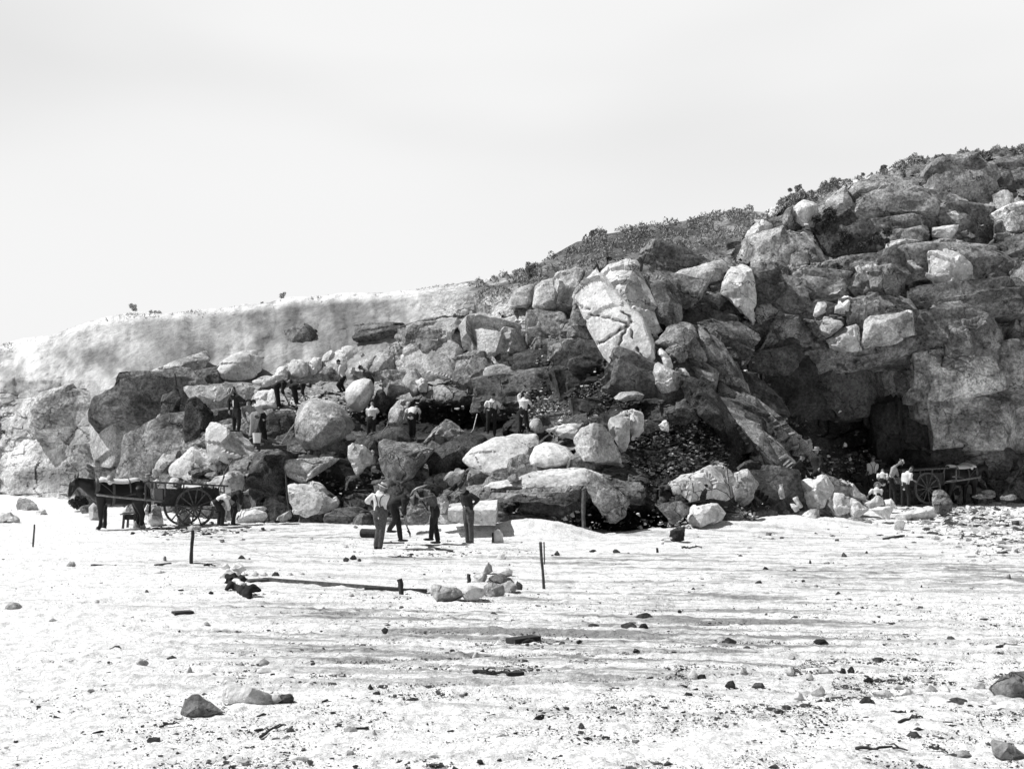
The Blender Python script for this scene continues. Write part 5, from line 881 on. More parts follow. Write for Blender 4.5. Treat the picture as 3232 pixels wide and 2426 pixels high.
def make_cart(label):
    root = empty('tip_cart', (0, 0, 0)); tag(root, label, 'cart', 'two wheeled carts of the quarry')
    for y in (-.78, .78): wheel(root, (0, y, R_W), R_W, y)
    a = MB(); a.tube([(0, -.86, R_W), (0, .86, R_W)], .04, 10, round_end=False); a.obj('axle', 'iron', root)
    b = MB()                                                                   # box of boards with open top
    b.box((.05, 0, .86), 1.95, 1.2, .06); b.box((.05, -.62, 1.12), 1.95, .045, .5); b.box((.05, .62, 1.12), 1.95, .045, .5); b.box((1.05, 0, 1.12), .045, 1.2, .5); b.box((-.95, 0, 1.02), .045, 1.2, .3)
    b.box((.05, -.3, .79), 2.0, .1, .1); b.box((.05, .3, .79), 2.0, .1, .1)
    for x in (-.8, -.2, .4, .98): b.box((x, -.655, 1.12), .07, .04, .56); b.box((x, .655, 1.12), .07, .04, .56)
    b.obj('cart_box', 'dark_wood', root, False)
    for y in (-.66, .66):
        r = MB(); r.bar((1.75, y, 1.62), (-1.25, y, 1.45), .06, .06)
        for x, z in ((1.68, 1.61), (1.0, 1.58), (.35, 1.54), (-.3, 1.5), (-1.1, 1.46)): r.bar((x, y, z), (x if x < 1.05 else x, y, 1.1 if x < 1.2 else 1.0), .045, .045, (1, 0, 0))
        r.obj('side_rail', 'weathered_wood', root, False)
    f = MB(); f.bar((1.68, -.66, 1.2), (1.68, .66, 1.2), .05, .05); f.bar((1.68, -.66, 1.02), (1.68, .66, 1.02), .05, .05); f.bar((1.68, -.66, 1.02), (1.0, -.6, .95), .05, .05); f.bar((1.68, .66, 1.02), (1.0, .6, .95), .05, .05); f.obj('front_rack', 'weathered_wood', root, False)
    for y in (-.42, .42): s_ = MB(); s_.tube([(.3, y, .86), (1.2, y, .95), (2.2, y * 1.02, 1.05), (3.25, y * .98, 1.17)], [.05, .045, .04, .03], 8); s_.obj('shaft', 'pale_wood', root)
    ld = MB(); ld.box((-.2, .1, 1.33), 1.0, .8, .25); me = ld.mesh('load')
    return root
orgc = P0w + AX * .78; gzc = P0w.z - R_W
cart = make_cart('two wheeled horse cart with spoked wheels and pale stone load, seen from its side'); cart.matrix_world = Matrix.Translation(Vector((orgc.x, orgc.y, gzc))) @ RM.to_4x4()
# pale blocks carried in the cart
for i, (x, y, s_, lb) in enumerate([(-.15, -.1, .85, 'pale flat stone block carried in the cart box'), (.62, .1, .5, 'smaller pale stone in the front of the cart box')]):
    rs = random.Random(40 + i); c = orgc + FWD * x + AX * y; pts = [Vector((c.x + rs.uniform(-.5, .5) * s_, c.y + rs.uniform(-.5, .5) * s_, gzc + rs.choice([.92, 1.47 - .1 * i]) + rs.uniform(-.04, .04))) for _ in range(26)]
    tag(place_mesh('stone_block', rock_mesh(pts, 300 + i, 1, .06, 3, .5), 'pale_granite'), lb, 'stone block', 'stones carried in the cart')
# horse, built in the frame of the shafts: x forward, y to the far side, z up
hc = orgc.copy(); HO = orgc + FWD * 3.2
def hz(x, y, yy_=0.0):
    u, v = px(Z1, x, y); o = HO + AX * yy_; s_, z = plane_pt(u, v, o); return Vector((s_, yy_, z - gzc))
def make_horse(label):
    root = empty('horse', (0, 0, 0)); tag(root, label, 'horse', 'cart horses')
    b = MB(); lat = (0, 1, 0)
    def vring(x, yt, yb, wd, mb=b):  # section of the trunk between two picture heights
        t, bo = hz(x, yt), hz(x, yb); c = (t + bo) / 2; h_ = (t - bo).length / 2
        return [c + Vector((0, math.cos(a) * wd * (1 - .18 * max(0, math.sin(a))), math.sin(a) * h_)) for a in [6.28318 * i / 18 for i in range(18)]]
    rings = [vring(1478, 520, 600, .12), vring(1455, 430, 680, .23), vring(1400, 370, 730, .30), vring(1300, 338, 760, .33), vring(1180, 345, 775, .33), vring(1050, 362, 800, .35), vring(900, 372, 805, .36), vring(760, 360, 795, .34), vring(660, 335, 785, .30), vring(560, 345, 740, .26), vring(490, 380, 680, .20), vring(440, 430, 620, .13)]
    b.loft(rings)
    def tb(pts_, r, flat=1.0): b.tube([hz(*p) for p in pts_], r, 12, lat, flat)
    nkp = [hz(600, 500), hz(500, 460), hz(400, 420), hz(310, 385), hz(250, 370)]
    b.tube(nkp, [.17, .16, .14, .12, .10], 14, lat, 1.25); b.tube([hz(560, 570), hz(460, 510), hz(370, 440), hz(300, 400)], [.17, .14, .12, .10], 12, lat, 1.45)
    b.tube([hz(440, 400), hz(330, 350), hz(260, 335)], [.07, .07, .05], 10, lat, 1.0)
    b.tube([hz(225, 375), hz(190, 430), hz(150, 510), hz(120, 580), hz(112, 620)], [.13, .155, .12, .09, .074], 14, lat, 1.15)
    b.tube([hz(240, 430), hz(205, 490)], [.095, .075], 10, lat, .9); b.ball(hz(105, 635), .055, .05, .05)
    b.ball(hz(195, 455), .12, .10, .13)
    def leg(p, r, yy_): b.tube([hz(x, y, yy_) for x, y in p], r, 12, lat, 1.0)
    leg([(650,640),(655,780),(650,880),(648,960),(655,1060),(652,1130),(635,1180)], [.19,.15,.105,.092,.068,.078,.075], -.19)
    leg([(690,640),(705,780),(715,880),(722,960),(728,1050),(728,1120),(722,1160)], [.18,.145,.10,.09,.068,.078,.075], .19)
    leg([(1330,560),(1335,700),(1310,790),(1345,880),(1380,960),(1372,1050),(1375,1120),(1385,1150)], [.25,.23,.17,.12,.105,.08,.09,.09], -.20)
    leg([(1300,580),(1290,700),(1265,790),(1290,880),(1330,970),(1310,1040),(1290,1100),(1280,1140)], [.23,.2,.15,.11,.1,.075,.085,.085], .20)
    me = fuse(b.mesh('horse_body'), .032, 3, .006, 9); o = link('body', me, MAT['horse_hair'], root)
    for (x, y, yy_) in ((615,1205,-.19),(722,1180,.19),(1385,1185,-.2),(1265,1175,.2)):
        h_ = MB(); c = hz(x, y, yy_); h_.tube([c + Vector((.0, 0, .07)), c + Vector((.02, 0, -.03))], [.062, .085], 12, round_end=False); h_.obj('hoof', 'leather' if x < 1000 else 'grey_cloth', root)
        if x > 1000: fe = MB(); fe.tube([c + Vector((0, 0, .16)), c + Vector((-.01, 0, .02))], [.07, .11], 10); fo = link('fetlock_hair', fuse(fe.mesh('f'), .02, 0, .02), MAT['light_cloth'], root)
    for s_, pts_ in ((-1, [(240, 350), (256, 290), (262, 225)]), (1, [(205, 350), (204, 290), (204, 232)])):
        er = MB(); er.tube([hz(x, y, .06 * s_) for x, y in pts_], [.045, .05, .012], 8, lat, .5); er.obj('ear', 'horse_hair', root)
    bl = MB(); bl.bar(hz(190, 360, -.14), hz(150, 560, -.1), .015, .03); bl.box(hz(165, 420, -.15), .12, .012, .1); bl.obj('blinker', 'harness_leather', root)
    blz = MB(); blz.tube([hz(150, 365), hz(115, 440), hz(80, 560), hz(78, 610)], [.03, .045, .05, .04], 8, lat, .7); link('blaze', blz.mesh('bz'), MAT['light_cloth'], root).data.shade_smooth()
    mn = MB(); rs = random.Random(3)
    for i in range(90):
        t = rs.random(); x = 250 + t * 310; p = hz(x, 318 + 25 * t, rs.uniform(-.05, .05)); d = Vector((rs.uniform(-.03, .05), rs.uniform(-.09, .09), rs.uniform(-.16, -.02))); mn.tube([p, p + d * .5 + Vector((0, 0, .02)), p + d], [.012, .012, .004], 5, round_end=False)
    mn.obj('mane', 'mane', root)
    tl = MB()
    for i in range(50):
        p = hz(1475, 480, rs.uniform(-.04, .04)); tl.tube([p, p + Vector((-.07, rs.uniform(-.03, .03), -.12)), p + Vector((-.09, rs.uniform(-.06, .06), -.5)), p + Vector((-.06 + rs.uniform(-.04, .04), rs.uniform(-.08, .08), -.85 + rs.uniform(-.1, .1)))], [.02, .018, .016, .004], 5, round_end=False)
    tl.obj('tail', 'horse_hair', root)
    # harness
    def band(x, yt, yb, wd, r, nm, m, slant=0):
        g = MB(); t, bo = hz(x + slant, yt), hz(x, yb); c = (t + bo) / 2; ax_ = (t - bo) / 2
        P_ = [c + Vector((0, math.cos(a) * wd, 0)) + ax_ * math.sin(a) * 1.03 for a in [6.28318 * i / 24 for i in range(25)]]; g.tube(P_, r, 6, (1, 0, 0), .45, False); g.obj(nm, m, root)
    band(560, 330, 650, .27, .075, 'horse_collar', 'harness_leather', 30); band(590, 300, 640, .285, .035, 'hames', 'harness_leather', 20)
    band(850, 358, 815, .375, .05, 'girth', 'harness_leather'); band(1150, 338, 700, .345, .03, 'hip_strap', 'harness_leather', -20); band(190, 395, 500, .10, .018, 'bridle', 'harness_leather', 30); band(140, 520, 590, .085, .015, 'noseband', 'harness_leather', -18)
    for s_ in (-1, 1):
        g = MB(); y_ = .36 * s_; g.tube([hz(560, 590, .27 * s_), hz(700, 612, y_), hz(900, 628, .40 * s_), hz(1050, 655, .42 * s_)], .035, 6, (0, 0, 1), .5); g.obj('trace', 'harness_leather', root)
        g = MB(); g.tube([hz(1060, 640, .38 * s_), hz(1230, 600, .36 * s_), hz(1400, 600, .33 * s_), hz(1488, 590, .12 * s_), hz(1492, 590, 0)], .03, 6, (0, 0, 1), .5); g.obj('breeching', 'harness_leather', root)
        g = MB(); g.tube([hz(640, 400, .31 * s_), hz(780, 500, .355 * s_), hz(900, 620, .37 * s_)], .014, 6); g.obj('rein', 'harness_leather', root)
    pd = MB(); L_ = []
    for x, yt in ((600,322),(680,312),(760,330),(850,345),(940,350),(1040,352),(1130,345),(1230,328),(1320,330)):
        t = hz(x, yt); wd = .36 if x < 900 else (.30 if x < 1140 else .2); L_.append([t + Vector((0, math.sin(a) * wd, (math.cos(a) - 1) * .28 + .03)) for a in [-.95 + 1.9 * i / 10 for i in range(11)]] + [t + Vector((0, math.sin(a) * (wd - .03), (math.cos(a) - 1) * .28 - .03)) for a in [.95 - 1.9 * i / 10 for i in range(11)]])
    pd.loft(L_); me = pd.mesh('pad'); link('back_cloth', me, MAT['white_cloth'], root).data.shade_smooth()
    sdl = MB(); sdl.tube([hz(800, 335, -.30), hz(800, 300, -.12), hz(800, 300, .12), hz(800, 335, .30)], [.07, .08, .08, .07], 10, (1, 0, 0), .8); sdl.obj('cart_saddle', 'light_cloth', root)
    ro = MB(); c = hz(815, 400, -.37); ro.ball(c, .085, .03, .075); ro.obj('harness_plate', 'white_cloth', root)
    return root
horse = make_horse('dark draught horse with a white cloth on its back, harnessed to the left hand cart'); horse.matrix_world = Matrix.Translation(Vector((HO.x, HO.y, gzc))) @ RM.to_4x4()
# second cart and horse in the shade of the right wall
def copy_tree(o, parent=None):
    c = o.copy(); COL.objects.link(c); c.parent = parent
    if parent is not None: c.matrix_parent_inverse = o.matrix_parent_inverse.copy()
    for ch in list(o.children): copy_tree(ch, c)
    return c
bpy.context.view_layer.update()
c2 = px(Z8, 900, 690); pw = at(c2[0], c2[1], 52.0); F2 = Vector((.94, .34, 0)).normalized(); A2 = Vector((-.34, .94, 0)).normalized(); R2m = Matrix((F2, A2, Vector((0, 0, 1)))).transposed()
o2 = pw + A2 * .78; cart2 = copy_tree(cart); cart2['label'] = 'dark cart half lost in shade at the foot of the right wall'; cart2.matrix_world = Matrix.Translation(Vector((o2.x, o2.y, pw.z - R_W))) @ R2m.to_4x4()
o3 = o2 + F2 * 3.2; horse2 = copy_tree(horse); horse2['label'] = 'dark horse in the shade, harnessed to the right hand cart'; horse2.matrix_world = Matrix.Translation(Vector((o3.x, o3.y, pw.z - R_W))) @ R2m.to_4x4()
# ---------------------------------------------------------------- posts, planks, string, bag, branches
def post(name, label, R, top, foot, w_, m='weathered_wood', Y=None, cat='post', group=None, n=7, d=None):
    ut, vt = px(R, *top); ub, vb = px(R, *foot)
    if Y is None: g = ground(ub, vb); Y = g.y
    a = at(ub, vb, Y); b = at(ut, vt, Y); w_ = w_ / R[2] / F * Y; rs = random.Random(int(ut)); P = []
    for i in range(6): t = i / 5; P.append((a.lerp(b, t) + Vector((rs.uniform(-.1, .1) * w_, rs.uniform(-.1, .1) * w_, -.08 if i == 0 else 0))) - a)
    mb = MB(); mb.tube(P, [w_ / 2 * rs.uniform(.9, 1.1) for _ in P], n, round_end=False); o = mb.obj(name, m); o.location = a
    return tag(o, label, cat, group)
SG = 'wooden stakes marking out the yard'
post('stake', 'leftmost thin wooden stake, standing alone at the far left of the yard', Z10, (268,10), (255,190), 14, group=SG, cat='stake')
stk = post('stake', 'rough dark stake with white string tied round its top, right of the cart wheel', Z10, (1497,55), (1483,312), 28, 'dark_wood', group=SG, cat='stake')
post('stake', 'tall thin stake right of the white rock heap', R3, (1975,820), (2012,1288), 30, group=SG, cat='stake')
post('stake', 'thin split stick standing behind the tall thin stake', R3, (2012,820), (2018,1000), 13, group=SG, cat='stake', Y=21.5)
post('stump', 'short square peg at the end of the long rail', R3, (575,1190), (592,1340), 52, 'dark_wood', group='short pegs along the edging rail', cat='peg', n=4)
post('stump', 'short dark peg at the left of the white rock heap', R3, (1262,1140), (1268,1240), 36, 'dark_wood', group='short pegs along the edging rail', cat='peg', n=4)
post('post', 'upright squared grey post in front of the dark hole under the ledge', R5, (670,825), (668,1190), 36, 'weathered_wood', Y=36.2, n=4)
post('post', 'dark stone post standing alone on the floor below the dark hole', R5, (1312,1325), (1314,1365), 22, 'dark_wood', cat='peg', n=5)
# strings
def wire(name, label, P, r, m='string', cat='string'):
    a = P[0].copy(); mb = MB(); mb.tube([p - a for p in P], r, 5, round_end=False); o = mb.obj(name, m); o.location = a; return tag(o, label, cat)
u1, v1 = px(Z10, 1497, 60); Yk = ground(*px(Z10, 1483, 312)).y; s0 = at(u1, v1, Yk)
e1 = ground(*px(Z10, 2212, 285)); e2 = at(*px(Z2, -20, 1275), Yk + 3); mid = lambda a, b, s: a.lerp(b, .5) - Vector((0, 0, s))
wire('string', 'pale string running from the dark stake down to the right', [s0 - Vector((0, 0, .03)), s0.lerp(e1, .3) - Vector((0, 0, .03)), s0.lerp(e1, .65) - Vector((0, 0, .04)), e1], .006)
wire('string', 'pale string running from the dark stake away to the left', [s0 - Vector((0, 0, .03)), mid(s0, e2, .04), e2], .006)
# edging rails and planks on the floor
def lying(name, label, R, pts, w_, h_, m='weathered_wood', cat='plank', lift=.02):
    P = [ground(*px(R, *p)) + Vector((0, 0, lift)) for p in pts]; a = P[0].copy(); mb = MB()
    for p, q in zip(P[:-1], P[1:]): mb.bar(p - a, q - a, w_, h_)
    o = mb.obj(name, m, smooth=False); o.location = a; return tag(o, label, cat)
lying('edging_rail', 'long thin rail laid on the yard from the coat to the square peg', R9, [(1085,432),(1640,474)], .08, .08)
lying('edging_rail', 'shorter thin rail lying just in front of the square peg', R9, [(1500,470),(1750,478)], .07, .06, 'dark_wood')
lying('plank', 'broad grey plank lying left of the long rail', R9, [(1010,438),(1125,430)], .28, .05)
lying('plank', 'dark plank lying before the feet of the man in the waistcoat', R3, [(875,880),(960,900)], .12, .05, 'dark_wood')
lying('plank', 'dark plank end pointing right toward the cloth bag', R3, [(990,903),(1090,920)], .1, .05, 'dark_wood')
lying('plank', 'dark lath lying right of the straw hatted man', R3, [(410,836),(620,836)], .07, .04, 'dark_wood')
lying('plank', 'long thin lath in front of the working men', R3, [(455,976),(700,978)], .05, .03)
lying('plank', 'dark lath lying at the far left behind the stones', Z10, [(715,333),(895,338)], .1, .04, 'dark_wood')
lying('plank', 'slanting lath left of the string stake', Z10, [(1205,332),(1320,318)], .07, .03)
lying('plank', 'short dark board lying in the middle left of the yard', Z10, [(1343,715),(1490,705)], .2, .06, 'dark_wood')
lying('plank', 'dark board lying at the foot of the right rubble', Z8, [(1140,1080),(1530,1105)], .15, .08, 'dark_wood')
lying('plank', 'slanting dark lath left of the right rubble', Z8, [(310,1395),(560,1350)], .12, .07, 'dark_wood')
lying('plank', 'dark board lying left in the bare middle of the yard', R10, [(15,580),(125,565)], .18, .06, 'dark_wood')
lying('plank', 'dark lath lying on the left edge of the middle foreground', R10, [(0,722),(70,718)], .08, .04, 'dark_wood')
# walkway behind the foreman
def beam(name, label, R, pts, w_, h_, m, cat='beam'):
    P = [at(*px(R, p[0], p[1]), p[2]) for p in pts]; a = P[0].copy(); mb = MB()
    for p, q in zip(P[:-1], P[1:]): mb.bar(p - a, q - a, w_, h_)
    o = mb.obj(name, m, smooth=False); o.location = a; return tag(o, label, cat)
beam('plank', 'dark heavy plank bridging the gap behind the foreman', Z3, [(900,1610,44.2),(1560,1595,44.4)], .5, .12, 'dark_wood', 'plank')
beam('plank', 'pale plank lying slantwise right of the stooping men on the step', Z3, [(1150,1395,44.6),(1460,1525,44.3)], .12, .06, 'pale_wood', 'plank')
beam('plank', 'thin dark plank next to the pale slanting plank', Z3, [(1010,1430,44.4),(1380,1520,44.2)], .08, .06, 'dark_wood', 'plank')
beam('branch_pole', 'pale pole propped against the giant rounded boulder', Z3, [(1450,1490,44.4),(1620,1240,44.2),(1730,1090,44.3)], .05, .05, 'pale_wood', 'pole')
beam('branch_pole', 'crooked pale pole hanging in front of the giant rounded boulder', Z3, [(1540,1300,43.8),(1720,1250,43.8),(1640,1380,43.8),(1580,1650,43.8)], .07, .07, 'pale_wood', 'pole')
bk = empty('bucket', at(*px(Z3, 905, 1580), 44.0)); tag(bk, 'pale bucket with a dark foot standing on the step beside the bending men', 'bucket')
q = MB(); hgt_ = 300 / 6.9125 / F * 44; q.tube([(0, 0, hgt_ * .25), (0, 0, hgt_ * .98)], [.13, .17], 16, round_end=False); q.obj('pail', 'white_cloth', bk)
q = MB(); q.tube([(0, 0, 0), (0, 0, hgt_ * .27)], [.125, .128], 16, round_end=False); q.obj('base', 'dark_wood', bk)
q = MB(); q.tube([(-.17, 0, hgt_ * .95), (-.1, 0, hgt_ * 1.2), (.1, 0, hgt_ * 1.2), (.17, 0, hgt_ * .95)], .012, 6); q.obj('handle', 'iron', bk)
# cloth bag
g = ground(*px(Z6, 2080, 985)); s_ = g.y / F / Z6[2]
bag = empty('cloth_bag', g); tag(bag, 'white cloth bag standing on the floor right of the squared block', 'bag')
q = MB(); W = 175 * s_; Hh = 200 * s_; rings = []
for z, w_, d_ in ((0, .46, .30), (.15, .5, .34), (.4, .47, .33), (.7, .4, .26), (.85, .3, .18), (1.0, .2, .08)):
    rings.append([Vector((math.cos(a) * w_ * W, math.sin(a) * d_ * W, z * Hh)) for a in [6.28 * i / 20 for i in range(20)]])
q.loft(rings); link('sack', fuse(q.mesh('s'), .02, 1, .03, 4), MAT['white_cloth'], bag)
q = MB(); q.tube([(-.2 * W, 0, Hh * .95), (-.12 * W, 0, Hh * 1.08), (.12 * W, 0, Hh * 1.08), (.2 * W, 0, Hh * .95)], .012, 6); q.obj('carry_strap', 'dark_cloth', bag)
q = MB(); q.box((-.42 * W, -.02, Hh * .4), .05, .2, Hh * .75); q.obj('side_panel', 'dark_cloth', bag)
# short sawn log beside the straw hatted man
a, b = ground(*px(Z6, 105, 905)), ground(*px(Z6, 345, 915)); r_ = 68 / Z6[2] / F * a.y
a += Vector((0, 0, r_)); b += Vector((0, .1, r_)); q = MB(); lg = empty('log', a - Vector((0, 0, r_))); tag(lg, 'short dark sawn log lying left of the straw hatted man', 'log')
q.tube([a - lg.location, a.lerp(b, .5) - lg.location, b - lg.location], [r_, r_ * .96, r_], 14, round_end=False); me = q.mesh('l'); link('bark', me, MAT['dark_wood'], lg)
q = MB(); d = (a - b).normalized(); q.tube([a - lg.location + d * .004, a - lg.location + d * .02], [r_ * .9, r_ * .88], 14, round_end=False); q.obj('sawn_end', 'weathered_wood', lg)
# wooden trestle under the horse
g = at(*px(Z1, 1180, 1200), 41.6); tr = empty('trestle', g); tag(tr, 'low wooden barrow like trestle standing behind the hind legs of the horse', 'trestle')
k_ = 41.6 / F / Z1[2]
q = MB(); q.bar((-.27 * 1, 0, 270 * k_), (.25, .1, 285 * k_), .5, .05); q.bar((-.3, -.25, 250 * k_), (.25, -.25, 275 * k_), .05, .05); q.obj('top_board', 'pale_wood', tr, False)
for x_, y_ in ((-.17, -.2), (.2, -.2), (-.17, .25), (.2, .25)): q = MB(); q.bar((x_, y_, 270 * k_), (x_ * 1.15 - .02, y_ * 1.1, 0), .07, .07, (1, 0, 0)); q.obj('leg', 'weathered_wood', tr, False)
q = MB(); q.box((.03, .02, 200 * k_), .38, .42, .18); q.obj('box', 'dark_wood', tr, False)
# iron frame at the dark hole
g = ground(*px(R5, 1390, 1290)); ir = empty('iron_clamp', g); tag(ir, 'white bent iron clamp lying left of the small dark faced stone', 'clamp')
k_ = g.y / F / R5[2]
for z_ in (10, 40):
    q = MB(); q.tube([(45 * k_, 0, z_ * k_ + .04), (-25 * k_, 0, z_ * k_ + .04), (-50 * k_, .05, z_ * k_ + .0), (-20 * k_, .1, z_ * k_ - .02)], .03, 6); q.obj('bar', 'white_cloth', ir)
# crumpled coat / sacking pile in the yard
u_, v_ = px(R9, 985, 508); g = ground(u_, v_); cp = empty('crumpled_coat', g); tag(cp, 'crumpled dark coat and pale sacking heaped at the left end of the edging rail', 'coat')
k_ = g.y / F / R9[2]
def lump(name, m, pts_, r, seed):
    q = MB(); rs = random.Random(seed)
    for (x, y) in pts_:
        p = ground(*px(R9, x, y)) - g
        for i in range(5):
            a = p + Vector((rs.uniform(-.09, .09), rs.uniform(-.1, .1), rs.uniform(.02, .1))); d = Vector((rs.uniform(-.2, .2), rs.uniform(-.15, .15), rs.uniform(-.06, .08))); q.tube([a, a + d * .5 + Vector((0, 0, .04)), a + d], [r * .6, r, r * .4], 8, (0, 0, 1), rs.uniform(.6, 1.6))
    q.tube([ground(*px(R9, x, y)) - g + Vector((0, 0, r * .5)) for x, y in pts_], r * .9, 8)
    link(name, fuse(q.mesh('c'), .03, 0, .05, seed), MAT[m], cp)
lump('pale_sacking', 'white_cloth', [(948,400),(955,415),(962,430),(990,470)], .07, 3); lump('dark_cloth', 'dark_cloth', [(958,440),(968,455),(980,472),(1000,488),(1010,500)], .075, 6)
# dead branches and twigs
def branch(label, R, pts, r, m='twig', forks=3, cat='branch'):
    P = [ground(*px(R, *p)) + Vector((0, 0, r + (p[2] if len(p) > 2 else 0))) if True else None for p in [(q[0], q[1]) for q in pts]]
    a = P[0].copy(); mb = MB(); rs = random.Random(int(pts[0][0])); fine = []
    for p, q in zip(P[:-1], P[1:]):
        for i in range(4): fine.append(p.lerp(q, i / 4) - a + Vector((rs.uniform(-1, 1) * r, rs.uniform(-1, 1) * r, rs.uniform(0, 1) * r)))
    fine.append(P[-1] - a); mb.tube(fine, [r * (1 - .6 * i / len(fine)) for i in range(len(fine))], 7)
    for i in range(forks):
        b_ = fine[rs.randrange(1, len(fine) - 1)]; L_ = (P[-1] - P[0]).length * .25; e = b_ + Vector((rs.uniform(-1, 1) * L_, rs.uniform(-.6, .6) * L_, rs.uniform(.0, .3) * L_)); mb.tube([b_, b_.lerp(e, .5) + Vector((0, 0, .02)), e], [r * .6, r * .45, r * .2], 6)
    o = mb.obj('branch', m); o.location = a; return tag(o, label, cat)
branch('long dark broken branch lying in the centre foreground', R9, [(1948,818),(2040,822),(2145,814)], .022, forks=6)
branch('twisted upper twig at the lower right of the yard', R10, [(1640,886),(1700,888),(1765,895)], .014, forks=3)
branch('lower twisted twig at the lower right of the yard', R10, [(1680,928),(1730,912),(1778,905)], .014, forks=3)
branch('long wavy stick near the bottom edge right of centre', R10, [(1500,1042),(1580,1045),(1640,1032),(1712,1046)], .014, forks=1)
branch('short curved stick near the bottom right corner', R10, [(1805,1036),(1850,1040),(1885,1054)], .012, forks=1)
branch('hooked stick poking in from the right edge of the yard', R10, [(2105,612),(2130,596),(2215,604)], .02, forks=0)
branch('bare stick lying below the dark pyramid boulder', R9, [(1065,1084),(1110,1055),(1172,1030)], .014, forks=2)
branch('thin stick left in the lower left foreground', R9, [(655,1035),(700,1028),(735,1022)], .01, forks=1)
branch('small dark branch among the stones behind the string stake', Z10, [(1590,340),(1625,330),(1670,338)], .02, forks=4)
branch('dead branches lying on the pale flat cracked rock foot', R5, [(1540,1330),(1600,1335),(1700,1325)], .03, forks=3)
# thin dead branches across the pale flat cracked rock
def dead(label, R, Y, lines, r):
    P0_ = at(*px(R, *lines[0][0]), Y); mb = MB()
    for ln in lines:
        pp = [at(*px(R, *p), Y + .05 * math.sin(p[0])) - P0_ for p in ln]; mb.tube(pp, [r * (1 - .5 * i / len(pp)) for i in range(len(pp))], 6)
    o = mb.obj('dead_branch', 'twig'); o.location = P0_; return tag(o, label, 'branch')
dead('spiny dead branch lying across the pale flat cracked rock', R5, 37.6, [[(1540,935),(1700,915),(1900,912)],[(1620,760),(1630,840),(1700,820)],[(1700,830),(1830,805),(1920,850),(1980,930)],[(1920,620),(1935,750),(1960,920)],[(1900,740),(1940,780)],[(1560,900),(1580,840)]], .018)
dead('crooked dead stump standing on top of the tall cracked slab', R4, 45.5, [[(1170,200),(1180,130),(1205,70)],[(1180,130),(1160,95)]], .07)
dead('small twisted stump between white slab tip and cracked slab', R4, 45.0, [[(760,190),(785,150),(775,125)],[(785,150),(810,215)]], .05)
# ---------------------------------------------------------------- shrubs
def shrub(label, R, c, rx, ry, Y, m='foliage', n=900, leaf=.07, group=None, name='shrub', stems=7, seedk=0, kind=None):
    u, v = px(R, *c); C0 = at(u, v, Y); rx = rx / R[2] / F * Y; rz = ry / R[2] / F * Y; foot = C0 - Vector((0, 0, rz)); rs = np.random.RandomState(int(u) + seedk)
    root = empty(name, foot); tag(root, label, 'shrub', group)
    V = []; Fc = []; cl = [(rs.uniform(-.65, .65) * rx, rs.uniform(-.6, .6) * rx, rz + rs.uniform(-.6, .65) * rz, rs.uniform(.22, .45) * min(rx, rz)) for _ in range(9)]
    for i in range(n):
        k_ = cl[rs.randint(len(cl))]; d = rs.normal(size=3); d /= np.linalg.norm(d); p = np.array(k_[:3]) + d * k_[3] * rs.uniform(.3, 1.15)
        a = rs.normal(size=3); a /= np.linalg.norm(a); b = np.cross(a, rs.normal(size=3)); b /= np.linalg.norm(b); s_ = leaf * rs.uniform(.5, 1.2); o = len(V)
        V += [tuple(p - a * s_), tuple(p + b * s_ * .5), tuple(p + a * s_), tuple(p - b * s_ * .5)]; Fc.append((o, o + 1, o + 2, o + 3))
    link('leaves', mesh_np('leaves', V, Fc), MAT[m], root)
    mb = MB()
    for k_ in cl[:stems]: mb.tube([(0, 0, 0), (k_[0] * .4, k_[1] * .4, k_[2] * .5), k_[:3]], [.03, .02, .008], 5, round_end=False)
    mb.obj('stems', 'twig', root); return root
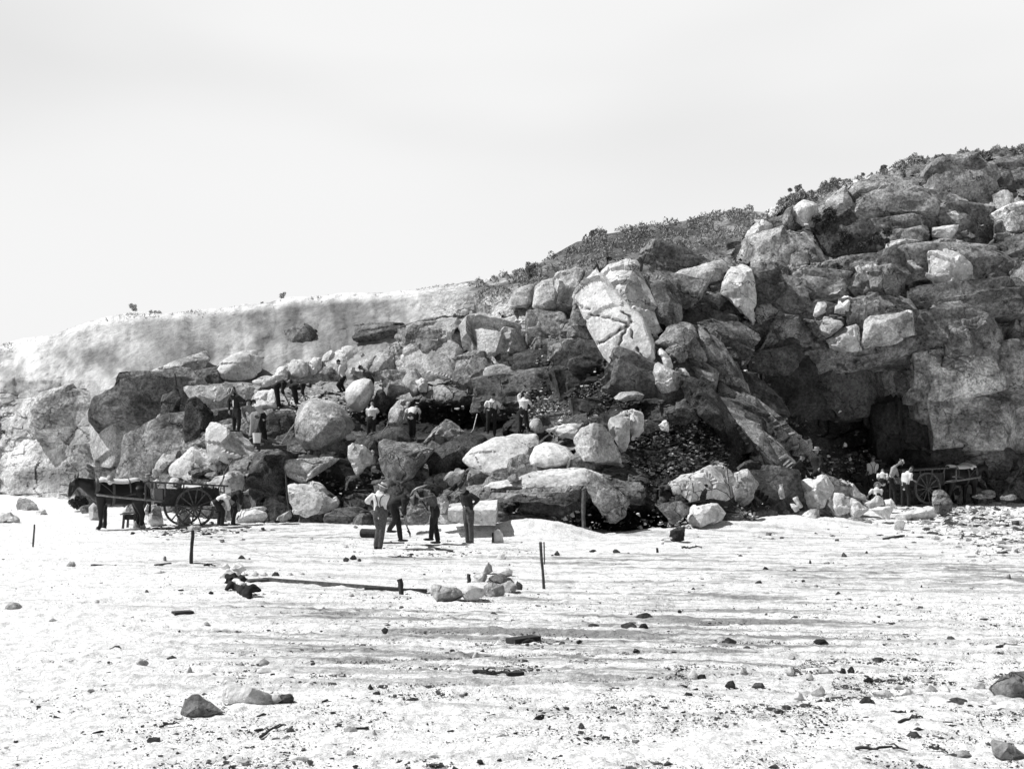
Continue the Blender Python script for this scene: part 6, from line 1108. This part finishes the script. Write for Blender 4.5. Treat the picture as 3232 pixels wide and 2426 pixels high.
SH = [('dense dark shrub growing between the upright block and the tilted slab on the right brow', R7, (590,470), 85, 95, 55.0, 'foliage', 2200),
 ('trailing dark shrub hanging below the tilted slab on the right wall', R7, (740,620), 140, 75, 54.6, 'foliage', 2200),
 ('low dark bush in the middle of the ledge right of the trailing shrub', R7, (960,590), 130, 60, 54.6, 'foliage', 1800),
 ('small bush on the skyline above the upright pale block', R7, (432,285), 22, 25, 66, 'dry_scrub', 350),
 ('tiny bush on the skyline left of the upright pale block', R7, (378,290), 12, 12, 66, 'dry_scrub', 160),
 ('bush standing out highest on the right hand skyline', R7, (955,165), 32, 30, 66, 'dry_scrub', 400),
 ('low bush on the skyline above the pale pointed block', R7, (690,232), 25, 14, 66, 'dry_scrub', 250),
 ('long low bush on the skyline left of the highest bush', R7, (840,205), 60, 14, 66, 'dry_scrub', 400),
 ('lone little tree on the skyline of the left hill', R8, (1975,75), 28, 28, 70, 'pale_scrub', 300),
 ('faint tree at the top of the pale bank on the far left skyline', R8, (930,155), 32, 32, 75, 'pale_scrub', 300),
 ('faint bush right of the pale bank on the far left skyline', R8, (1090,210), 70, 40, 72, 'pale_scrub', 500),
 ('bush on the left skyline between the lone tree and the pale bank', R8, (1850,140), 60, 26, 70, 'pale_scrub', 400),
 ('dark bush below the muzzle of the horse', Z1, (270,700), 170, 160, 50, 'foliage', 1800),
 ('dark bush at the foot of the scree rib above the seated men', R5, (1690,770), 70, 40, 37.8, 'foliage', 0),
 ('round scrubby bush on the brow above the rounded boulders', Z9, (540,640), 60, 70, 56, 'dry_scrub', 900),
 ('tall pale scrub bush on the central skyline', Z9, (1110,330), 70, 60, 66, 'dry_scrub', 900)]
for i, q in enumerate(SH):
    if q[7]: shrub(q[0], q[1], q[2], q[3], q[4], q[5], q[6], int(q[7] * 1.2), .07 if q[5] < 60 else .09, seedk=i)
# scrub that covers the brow of the hill
rs = np.random.RandomState(9)
for nm, lb, m, u0, u1, cnt in (('scrub', 'low dry scrub covering the brow of the central hill', 'dry_scrub', 1480, 3232, 30000), ('scrub', 'thin pale scrub along the left skyline', 'pale_scrub', -100, 1560, 2200)):
    u = rs.uniform(u0, u1, cnt); keep = (u < 2650) | (rs.uniform(size=cnt) < .4); u = u[keep]; n = len(u)
    top = np.interp(u, [a for a, _ in SKYL], [b for _, b in SKYL]); spread = np.where(u < 1500, 14, np.where(u < 2450, 100, 22)); v = top - 4 + np.abs(rs.normal(size=n)) * spread * .5
    n_ = vnoise(np.stack([u / 26, v / 18, 0 * u], -1), 3) + .4 * vnoise(np.stack([u / 8, v / 6, 0 * u], -1), 4); k_ = n_ > -.05; u, v, top, n_ = u[k_], v[k_], top[k_], n_[k_]; n = len(u)
    Y = depth(u, np.maximum(v, top)) - .25 + rs.uniform(-.3, .3, n); vv = v - np.where(u < 1500, 5, 20) * np.maximum(0, n_) * rs.uniform(size=n) + np.where(u < 1500, 6, 0)
    p = np.stack([(u - CU) / F * Y, Y, H - (vv - HV) / F * Y], -1); a = rs.normal(size=(n, 3)); a /= np.linalg.norm(a, axis=1)[:, None]; a[:, 2] = np.abs(a[:, 2]) + .3; b = np.cross(a, rs.normal(size=(n, 3))); b /= np.linalg.norm(b, axis=1)[:, None]; s_ = rs.uniform(.03, .1, n)[:, None]
    V = np.stack([p - a * s_, p + b * s_ * .4, p + a * s_, p - b * s_ * .4], 1).reshape(-1, 3); Fc = np.arange(n * 4).reshape(-1, 4)
    tag(link(nm, mesh_np('scrub', V, Fc), MAT[m]), lb, 'scrub', kind='stuff')
